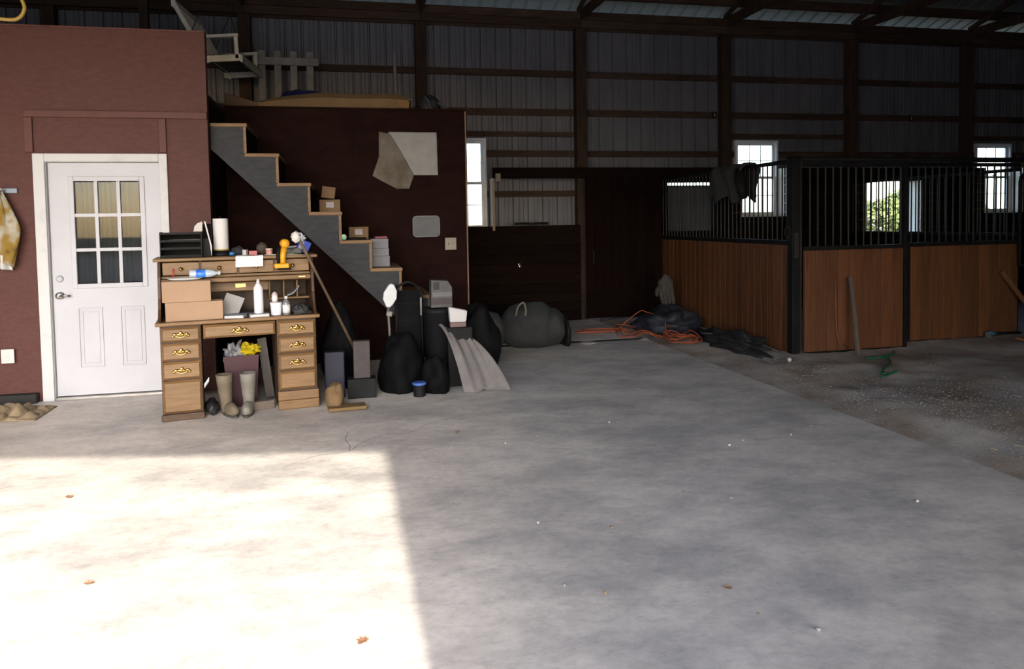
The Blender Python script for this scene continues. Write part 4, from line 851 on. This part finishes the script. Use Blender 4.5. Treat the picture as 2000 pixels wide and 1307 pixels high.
tag(obj('blue_tarp', G().blob((-.36, 9.5, 2.84), (.42, .25, .29), 5, .06, 1.6, 30, 18, LZ+.002, .06), M('blue tarp', (.012, .015, .085), (.016, .022, .12), 6, rough=.5), smooth=True), 'folded blue tarp heaped on the loft behind the long carton', 'tarp')
pfm = thing('picture_frame', 'thin framed dark panel lying behind the long carton on the loft', 'frame', (.45, 9.25, LZ))
obj('panel', G().obox((.46, 9.30, LZ+.142), (.86, .012, .27), (-.12, 0, 0)), blackpl, pfm)
obj('moulding', G().obox((.46, 9.285, LZ+.274), (.88, .016, .016), (-.12, 0, 0)).obox((.895, 9.285, LZ+.142), (.014, .016, .268), (-.12, 0, 0)).obox((.025, 9.285, LZ+.142), (.014, .016, .268), (-.12, 0, 0)), M('grey moulding', (.16, .16, .18), rough=.5), pfm)
tag(obj('loft_stick', G().tube([(.735, 9.5, LZ+.001), (.72, 9.56, 3.59)], .020, 8), M('grey stick', (.12, .115, .11), (.16, .15, .14), 8, rough=.8)), 'upright grey stick standing behind the long carton on the loft', 'stick')
bp = thing('backpack', 'black backpack on the corner of the loft', 'backpack', (1.03, 8.62, 2.747))
obj('pouch', G().blob((1.02, 8.60, 2.80), (.135, .13, .13), 6, .12, 2, 24, 16, 2.747), M('black nylon', (.010, .010, .013), (.018, .018, .022), 20, rough=.6), bp, smooth=True)
obj('strap', G().tube([(.97, 8.50, 2.90), (1.0, 8.46, 2.86), (1.02, 8.45, 2.80), (1.03, 8.46, 2.76)], .012, 8), M('grey strap', (.05, .05, .06), rough=.7), bp, smooth=True)
obj('strap', G().tube([(1.10, 8.52, 2.86), (1.16, 8.48, 2.80), (1.22, 8.47, 2.757)], .012, 8), M('grey strap', (.05, .05, .06)), bp, smooth=True)
tag(obj('upright_stud', G().box(-2.30, -2.20, 10.0, 10.08, LZ, 4.85), lumberv, bevel=.004), 'rough timber stud rising from the loft behind the shop wall', 'stud')
# insulators on the girts
for x, lb in ((5.80, 'small black insulator on the girt by the third post'), (9.42, 'small black insulator on the girt near the far window')):
    i_ = thing('insulator', lb, 'insulator', (x, 10.94, 3.12)); obj('block', G().box(x-.03, x+.03, 10.925, 10.956, 3.06, 3.165), blackpl, i_, bevel=.006)
    obj('pin', G().box(x-.006, x+.006, 10.915, 10.924, 3.085, 3.14), M('pale pin', (.35, .33, .30), rough=.4), i_)
# ------------------------------------------------------------------ clutter between desk and stair wall
tc1 = thing('trash_can', 'black round trash can standing by the stair foot', 'trash can', (.88, 7.02, 0))
obj('can', G().lathe([(.115, .0), (.12, .005), (.140, .66), (.145, .665)], (.88, 7.02, 0), 28), blackpl, tc1, smooth=True)
obj('lid', G().lathe([(.150, .665), (.150, .685), (.14, .70), (.001, .705)], (.88, 7.02, 0), 28), blackpl, tc1)
cb2 = thing('printed_carton', 'grey printed carton with a chamfered top standing on the trash can', 'carton', (.905, 7.0, .706))
obj('carton', G().prism([(.805, .707), (1.005, .707), (1.005, .89), (.965, .955), (.81, .965)], 'y', 6.93, 7.08), M('grey carton print', (.075, .072, .078), (.055, .052, .056), 18, rough=.6), cb2, bevel=.004)
obj('print_band', G().box(.808, 1.003, 6.928, 6.9295, .735, .795), M('mauve print', (.045, .03, .034), (.036, .025, .03), 18, rough=.6), cb2)
obj('window_print', G().box(.83, .885, 6.928, 6.9295, .875, .945), M('dark print', (.015, .015, .015), rough=.6), cb2)
obj('pale_band', G().box(.82, 1.003, 6.9275, 6.9295, .81, .85), M('pale grey print', (.11, .11, .116), rough=.6), cb2)
stl = thing('black_crate', 'low black crate beside the trash can holding the white bucket', 'crate', (1.04, 6.86, 0))
obj('crate', G().box(.93, 1.16, 6.75, 6.845, 0, .54), blackpl, stl, bevel=.01)
bkt = thing('white_bucket', 'small white bucket with a reddish base beside the printed carton', 'bucket', (1.03, 6.80, .541))
obj('bucket', G().add([(.955, 6.76, .585), (1.105, 6.76, .585), (1.105, 6.84, .585), (.955, 6.84, .585), (.945, 6.75, .73), (1.115, 6.75, .69), (1.115, 6.84, .69), (.945, 6.84, .73)], [(3, 2, 1, 0), (4, 5, 6, 7), (0, 1, 5, 4), (1, 2, 6, 5), (2, 3, 7, 6), (3, 0, 4, 7)]), M('white bucket plastic', (.48, .46, .46), rough=.5), bkt, bevel=.012)
obj('base_band', G().box(.957, 1.103, 6.762, 6.838, .541, .584), M('reddish band', (.14, .085, .085), rough=.6), bkt, bevel=.004)
pd = thing('paddle', 'white paddle head on a thin grey stem beside the black frame', 'paddle', (.42, 6.98, 0))
obj('blade', G().prism([(.370, .80), (.378, .86), (.42, .925), (.445, .945), (.475, .93), (.50, .87), (.495, .80), (.455, .74), (.425, .715), (.40, .725)], 'y', 6.98, 7.01), M('white paddle', (.60, .60, .62), (.54, .54, .56), 6, rough=.6), pd, bevel=.01, seg=3)
obj('stem', G().tube([(.415, 6.99, .73), (.418, 6.985, .62), (.43, 6.96, .30), (.44, 6.94, .0)], .012, 8), M('grey stem', (.12, .11, .10), rough=.5), pd, smooth=True)
obj('clamp', G().obox((.425, 6.98, .665), (.055, .05, .05), (0, .2, 0)), M('pale clamp', (.18, .165, .14), rough=.5), pd, bevel=.01)
bf = thing('wire_rack', 'black wire rack with an arched top leaning by the stair', 'rack', (.62, 7.12, 0))
ar = [(.50, 7.14, .0), (.50, 7.14, .82), (.53, 7.13, .90), (.60, 7.12, .94), (.67, 7.12, .92), (.73, 7.13, .85), (.74, 7.14, .78), (.74, 7.14, .0)]
obj('hoop', G().tube(smooth_path(ar, 6), .011, 8), blackpl, bf, smooth=True)
obj('dark_fill_panel', G().box(.512, .728, 7.142, 7.15, .02, .86), trash, bf)  # black sheet added inside the hoop to keep this area dark
for z in (.20, .40, .58, .74): obj('crossbar', G().tube([(.50, 7.14, z), (.74, 7.14, z)], .007, 6), blackpl, bf)
obj('pale_strip', G().box(.722, .738, 7.112, 7.124, .62, .79), M('pale strip', (.14, .14, .15), rough=.5), bf)
def bag(name, label, c, rad, seed, mat, cat='bag', **k):
    return tag(obj(name, G().blob(c, rad, seed, .16, 1.3, 40, 26, .002, .07, 2.2), mat, smooth=True), label, cat)
bag('rubbish_sack', 'black rubbish sack slumped right beside the desk', (-.02, 7.12, .28), (.16, .18, .46), 2, trash)
bag('rubbish_sack', 'larger black rubbish sack in front of the wire rack', (.50, 6.74, .20), (.19, .20, .36), 5, trash)
bag('rubbish_sack', 'low black rubbish sack behind the pale rumpled cloth', (1.28, 7.10, .30), (.19, .18, .44), 8, trash)
bag('rubbish_sack', 'small black rubbish sack nearest the floor joint', (.80, 6.58, .10), (.12, .13, .22), 11, trash)
pc = thing('dusty_carton', 'tall dusty pink and grey carton between desk and rubbish sacks', 'carton', (.16, 6.58, .0))
obj('carton', G().box(.085, .225, 6.55, 6.64, .17, .49), M('dusty carton', (.065, .055, .053), (.045, .037, .037), 10, rough=.8), pc, bevel=.006)
obj('plinth_box', G().box(.03, .27, 6.52, 6.66, .001, .169), blackpl, pc, bevel=.006)
tag(obj('brown_sack', G().blob((-.075, 6.24, .09), (.075, .09, .12), 14, .15, 2, 24, 16, .002), M('brown paper sack', (.13, .078, .036), (.17, .105, .05), 7, rough=.85), smooth=True), 'small brown sack against the right side of the desk', 'sack')
tag(obj('cardboard_piece', G().obox((.02, 6.16, .022), (.30, .14, .028), (0, 0, .1)), M('tan card piece', (.15, .092, .036), (.12, .078, .033), 6, rough=.85), bevel=.004), 'flat tan cardboard piece on the floor right of the desk', 'cardboard')
tag(obj('blue_disc', G().lathe([(.055, .10), (.06, .105), (.06, .118), (.055, .122), (.001, .122)], (.635, 6.47, 0), 20), M('blue lid', (.06, .13, .42), rough=.3)), 'flat blue disc resting on the black pot', 'disc')
tag(obj('black_pot', G().lathe([(.05, .0), (.052, .003), (.052, .098), (.05, .0995), (.001, .0995)], (.635, 6.47, 0), 20), blackpl), 'black pot under the flat blue disc', 'pot')
tag(obj('blue_crate', G().box(-.16, .01, 6.60, 6.72, .001, .40), M('navy plastic', (.004, .005, .018), rough=.6), bevel=.01), 'navy plastic box tight against the right side of the desk', 'box')
# pale rumpled cloth
def tarpf(u, v):
    # from a ridge behind (v=0) sloping to the floor in front (v=1)
    x = .86+.16*v+u*(.26+.16*v); y = 6.86-.40*v-.03*math.sin(u*8)
    z = .55*(1-v**1.5)**.9-.10*u*(1-v)+.022*math.sin(u*11+v*2.5)*(1-.4*v)+.010*math.sin(u*27+v*3)
    return (x, y, max(.005, z))
tag(obj('pale_cloth', G().grid(tarpf, 60, 30), M('pale grey canvas', (.13, .117, .117), (.175, .16, .155), 5, rough=.9), smooth=True, solid=.006), 'pale grey rumpled cloth draped down to the floor beside the sacks', 'cloth')
tag(obj('pale_cloth', G().grid(lambda u, v: (1.16+.20*u, 6.98-.10*v+.02*math.sin(v*7), max(.005, .40-.26*u+.05*math.sin(v*9+u*3)-.10*v)), 24, 24), M('pale grey canvas', (.20, .18, .18)), smooth=True, solid=.006), 'smaller fold of grey cloth above and behind the large one', 'cloth')
# grey stuffed bags at the end of the stair wall
gb = M('blue grey upholstery', (.028, .029, .033), (.042, .043, .048), 9, rough=.85, bump=.2, bscale=60)
gb2 = M('dark grey upholstery', (.018, .019, .0205), (.026, .027, .0285), 9, rough=.85, bump=.2, bscale=60)
tag(obj('stuffed_bag', G().blob((1.64, 8.56, .20), (.20, .19, .28), 3, .12, 1.3, 40, 24, .006, .10, 2), gb, smooth=True), 'blue grey stuffed bag at the foot of the stair wall', 'bag')
cs = thing('seat_cushion', 'large dark grey seat cushion slumped beside the stuffed bag', 'cushion', (2.2, 8.6, .006))
obj('cushion', G().blob((2.20, 8.62, .24), (.36, .24, .31), 6, .10, 1.2, 44, 26, .006, .06, 2), gb2, cs, smooth=True)
obj('armrest', G().blob((2.42, 8.55, .24), (.15, .22, .22), 9, .08, 1.4, 30, 20, .006), gb2, cs, smooth=True)
obj('piping', G().tube(smooth_path([(1.97, 8.48, .40), (1.99, 8.46, .50), (2.05, 8.45, .55), (2.08, 8.45, .48), (2.07, 8.43, .38)], 6), .012, 8), M('tan piping', (.13, .115, .085), rough=.8), cs, smooth=True)
tag(obj('dark_drape', G().blob((2.60, 8.58, .14), (.04, .16, .2), 2, .1, 2, 20, 14, .006), blackpl, smooth=True), 'black drape over the end of the grey cushion', 'drape')
# ------------------------------------------------------------------ corner by the plank door
ro = M('orange rope', (.26, .052, .018), (.33, .070, .024), 14, rough=.7)
random.seed(11)
def rope(label, cx, cy, rx, ry, n, zmax, seed, loops=1):
    random.seed(seed); P = []
    for k in range(n):
        a = 2*math.pi*loops*k/n+random.uniform(-.2, .2); q = random.uniform(.55, 1.05)
        x = cx+rx*q*math.cos(a); y = cy+ry*q*math.sin(a); z = .022+zmax*max(0, random.uniform(-.4, 1))*(1 if x > 3.72 else .5)
        P.append((x, y, z))
    return tag(obj('rope', G().tube(smooth_path(P, 7), .006, 7), ro, smooth=True), label, 'rope', 'tangled orange ropes by the stall')
rope('orange rope in open loops at the edge of the slab', 3.76, 9.02, .36, .44, 26, .26, 5, 3)
rope('orange rope bunched low beside the stall side', 4.02, 8.45, .22, .36, 34, .10, 8, 5)
rope('orange rope straying out over the pavers', 3.35, 9.45, .40, .18, 16, .03, 14, 2)
tag(obj('navy_tarp', G().blob((4.24, 9.36, .06), (.42, .50, .24), 4, .22, 1.7, 44, 26, -.01, .22, 2.5), M('dull navy tarp', (.011, .012, .019), (.019, .020, .028), 6, rough=.6), smooth=True), 'dull navy tarp heaped in the corner by the stall side', 'tarp')
tag(obj('black_netting', G().blob((4.45, 7.98, .03), (.22, .62, .12), 7, .3, 2.2, 44, 26, -.02, .3, 3), M('black netting', (.006, .006, .007), (.012, .012, .013), 10, rough=.8), smooth=True), 'long low heap of black netting along the foot of the stall', 'netting')
tag(obj('branch', G().tube(smooth_path([(4.25, 8.35, .10), (4.38, 7.95, .12), (4.55, 7.55, .07), (4.66, 7.25, .012)], 5), [.012]*16, 7), M('grey branch', (.06, .055, .06), (.09, .085, .09), 8, rough=.8), smooth=True), 'thin grey branch on the netting by the corner post', 'branch')
gl = thing('work_glove', 'pale leather work glove propped upright on the navy tarp', 'glove', (4.32, 9.55, .3))
glm = M('dirty leather', (.036, .031, .026), (.055, .048, .040), 9, rough=.85)
obj('palm', G().blob((4.33, 9.55, .58), (.11, .06, .14), 2, .15, 1.8, 24, 16), glm, gl, smooth=True)
for i, (x, l) in enumerate(((4.25, .26), (4.30, .34), (4.355, .36), (4.405, .30))): obj('finger', G().tube([(x, 9.55, .56), (x+.01, 9.52, .42), (x+.03, 9.50, .56-l)], [.034, .031, .022], 10), glm, gl, smooth=True)
obj('thumb', G().tube([(4.25, 9.54, .58), (4.19, 9.52, .52), (4.18, 9.51, .44)], [.034, .03, .02], 10), glm, gl, smooth=True)
tag(obj('dinner_plate', G().lathe([(.06, .002), (.065, .003), (.10, .014), (.105, .017), (.104, .019), (.07, .008), (.001, .007)], (2.90, 8.62, 0), 32), M('white glazed plate', (.66, .62, .62), (.55, .45, .47), 16, rough=.25), smooth=True), 'white plate lying on the slab near the floor joint', 'plate')
tag(obj('paper_scrap', G().grid(lambda u, v: (3.58+u*.10, 8.60+v*.10, .006+.012*u*v), 4, 4), paper, solid=.0015), 'white paper scrap on the slab near the orange rope', 'paper')
tag(obj('white_ball', G().lathe([(.0221*math.sin(math.pi*k/12)+.0001, -.0221*math.cos(math.pi*k/12)) for k in range(13)], (4.50, 6.90, dz(4.5, 6.9)+.02), 16), paper, smooth=True), 'small white ball on the dirt in front of the corner post', 'ball')
kb = thing('padlock', 'small shiny padlock on the dark plank wainscot', 'padlock', (2.56, 10.70, .84))
obj('body', G().lathe([(.001, -.02), (.022, -.018), (.028, 0), (.028, .012)], (2.555, 10.705, .835), 14, 'y'), nick, kb, smooth=True); obj('shackle', G().tube([(2.54, 10.70, .85), (2.54, 10.70, .875), (2.57, 10.70, .875), (2.57, 10.70, .85)], .005, 6), nick, kb)
tag(obj('coiled_hose', G().tube(smooth_path([(2.45+.25*math.cos(a*.7)+.3, 10.74+.012*math.sin(a), 1.445+.02*abs(math.sin(a*1.3))) for a in range(12)], 5), .014, 8), blackpl, smooth=True), 'black hose lying along the top of the plank wainscot', 'hose')
# ------------------------------------------------------------------ loose pieces on the floor
random.seed(21)
peb = [M('pale pebble', (.50, .48, .44), rough=.8), M('grey pebble', (.30, .29, .28), rough=.8), M('brown pebble', (.22, .16, .11), rough=.85)]
def pebble(x, y, r, mat, z, name='pebble', group='pebbles scattered on the slab', label='small pebble lying loose on the concrete slab'):
    g = G().blob((0, 0, 0), (r, r*.8, r*.6), random.randint(0, 99), .2, 1.6, 8, 5)
    o = obj(name, g, mat); o.location = (x, y, z); o.rotation_euler = (0, 0, random.uniform(0, 6)); return tag(o, label, 'pebble', group)
for (x, y) in ((2.93, 4.78), (2.98, 4.55), (3.12, 4.62), (3.24, 4.70), (2.60, 4.52), (2.52, 4.40), (2.46, 4.45), (2.30, 4.33), (1.9, 5.2), (1.3, 5.0), (1.05, 4.9), (.92, 3.55), (1.06, 3.6), (1.25, 3.4), (2.0, 3.6), (1.8, 3.75), (1.0, 2.8), (.86, 2.9), (1.5, 2.5), (.75, 5.6), (.68, 4.9), (.55, 3.9), (1.65, 2.35), (2.9, 3.3)):
    pebble(x, y, random.uniform(.006, .012), random.choice(peb), .005)
leafm = M('dry leaf', (.24, .12, .06), (.30, .16, .08), 20, rough=.9)
def leaf(x, y, s_, rz, label):
    P_ = [(0, -1), (.25, -.55), (.7, -.5), (.5, -.1), (.85, .25), (.4, .35), (.3, .8), (0, 1), (-.3, .8), (-.4, .35), (-.85, .25), (-.5, -.1), (-.7, -.5), (-.25, -.55)]
    g = G(); c, s2 = math.cos(rz), math.sin(rz)
    vs = [(x+(a*c-b*s2)*s_, y+(a*s2+b*c)*s_, .004+.25*s_*abs(a)+.12*s_*abs(b)) for a, b in P_]; vs.append((x, y, .004))
    g.add(vs, [(i, (i+1) % 14, 14) for i in range(14)])
    return tag(obj('dry_leaf', g, leafm, solid=.001), label, 'leaf')
leaf(-1.51, 4.58, .026, .5, 'dry brown leaf in the sun nearest the door'); leaf(-1.07, 3.43, .022, 1.7, 'dry brown leaf in the middle of the sunlit slab')
leaf(.04, 2.69, .027, 2.6, 'curled brown leaf near the lower edge of the sun patch'); leaf(1.49, 2.71, .02, .9, 'small reddish leaf on the shaded slab')
leaf(.78, 5.25, .022, 2.2, 'small dark leaf just beyond the corner of the sun patch')
CR = [(-.39, 4.78), (-.20, 4.97), (.02, 5.02), (.10, 5.18), (.27, 5.34), (.45, 5.36), (.62, 5.57), (.80, 5.66), (1.02, 5.83)]
def ribbon(P_, w_):
    g_ = G(); n_ = len(P_)
    for i_, p_ in enumerate(P_):
        a_ = Vector(P_[max(0, i_-1)]); b_ = Vector(P_[min(n_-1, i_+1)]); d_ = (b_-a_).normalized(); q_ = Vector((-d_.y, d_.x))*w_*(.5 if i_ in (0, n_-1) else 1)
        g_.v += [(p_[0]+q_.x, p_[1]+q_.y, .0006), (p_[0]-q_.x, p_[1]-q_.y, .0006)]
    g_.f += [(2*i_, 2*i_+1, 2*i_+3, 2*i_+2) for i_ in range(n_-1)]; return g_
for P_ in (CR, [(.02, 5.02), (.03, 5.14), (.00, 5.3), (.02, 5.48)]):
    Q_ = [(p.x+.008*noise.noise(p*9), p.y+.008*noise.noise(p*9+Vector((5, 5, 5)))) for p in smooth_path([(a, b, 0) for a, b in P_], 6)]
    obj('crack', ribbon(Q_, .0022), M('crack dust', (.16, .145, .135), rough=.95), floor)
# dark stains and damp marks are in the slab; crack lines are thin darker strips laid on it
# gravel and straw on the dirt
random.seed(5)
gv = G()
for k in range(9000):
    x = 3.74+abs(random.gauss(0, 1.0))*1.25; y = random.uniform(2.2, 7.2)
    dens = 1 if (x > 4.05+.25*noise.noise(Vector((x*2, y*2, 0))) and y < 5.6) else .28
    if random.random() > dens or x > 7.5: continue
    r_ = random.uniform(.003, .008)*(1.5 if random.random() < .12 else 1)
    g_ = [(random.uniform(.7, 1.2)) for _ in range(6)]
    z = dz(x, y)+r_*.3; a = random.uniform(0, 6.28); ca, sa = math.cos(a), math.sin(a)
    pts_ = [(r_*g_[0], 0, 0), (0, r_*g_[1]*.8, 0), (-r_*g_[2], 0, 0), (0, -r_*g_[3]*.8, 0), (0, 0, r_*g_[4]*.4), (0, 0, -r_*.5)]
    gv.add([(x+p_[0]*ca-p_[1]*sa, y+p_[0]*sa+p_[1]*ca, z+p_[2]) for p_ in pts_], [(0, 1, 4), (1, 2, 4), (2, 3, 4), (3, 0, 4), (1, 0, 5), (2, 1, 5), (3, 2, 5), (0, 3, 5)])
tag(obj('gravel', gv, M('grey gravel', (.19, .175, .16), (.30, .285, .27), 30, rough=.9)), 'loose grey gravel strewn over the dirt', 'gravel', None, 'stuff')
sv = G()
for k in range(110):
    x = 3.76+abs(random.gauss(0, .55)); y = random.uniform(2.3, 7.6); a = random.uniform(0, 6.28); l = random.uniform(.02, .07); z = dz(x, y)+.008
    sv.tube([(x, y, z), (x+l*math.cos(a), y+l*math.sin(a), z+random.uniform(0, .012))], .0016, 3)
tag(obj('straw', sv, M('straw', (.26, .20, .11), (.33, .26, .15), 20, rough=.8)), 'loose straw stalks on the dirt beside the slab', 'straw', None, 'stuff')
# ------------------------------------------------------------------ trees outside, seen through the hatch
tl = M('sunlit leaves', (.10, .13, .035), (.17, .20, .06), 1.5, rough=.8); tk = M('tree bark', (.10, .08, .06), rough=.9)
def tree(x, y, h, r_, seed, label):
    random.seed(seed); t_ = thing('tree', label, 'tree', (x, y, -.16), 0, 'trees beyond the barn')
    obj('trunk', G().tube([(x, y, -.16), (x+.05, y, h*.4), (x, y, h*.8)], [.12, .09, .04], 8), tk, t_, smooth=True)
    lg = G()
    for k in range(1500):
        d = Vector((random.gauss(0, 1), random.gauss(0, 1), random.gauss(0, 1))).normalized()*random.uniform(.55, 1)**.6
        c = Vector((x+d.x*r_, y+d.y*r_, h*.56+d.z*h*.46)); s_ = random.uniform(.10, .22)
        a = Vector((random.gauss(0, 1), random.gauss(0, 1), random.gauss(0, 1))).normalized()*s_; b = a.orthogonal().normalized()*s_*.6
        lg.add([c-a, c+b, c+a, c-b], [(0, 1, 2, 3)])
    cn = obj('crown', lg, tl, t_); cn['kind'] = 'stuff'
for i, (x, y, h, r_, lb) in enumerate(((27.2, 33.4, 2.3, 1.5, 'low sunlit tree at the near side of the hatch view'), (30.6, 35.5, 2.9, 1.6, 'broader sunlit tree in the middle of the hatch view'), (34.2, 35.5, 2.1, 1.5, 'small sunlit tree at the far side of the hatch view'), (24.0, 33.0, 1.9, 1.4, 'lowest bushy tree left in the hatch view'))):
    tree(x, y, h, r_, 40+i, lb)
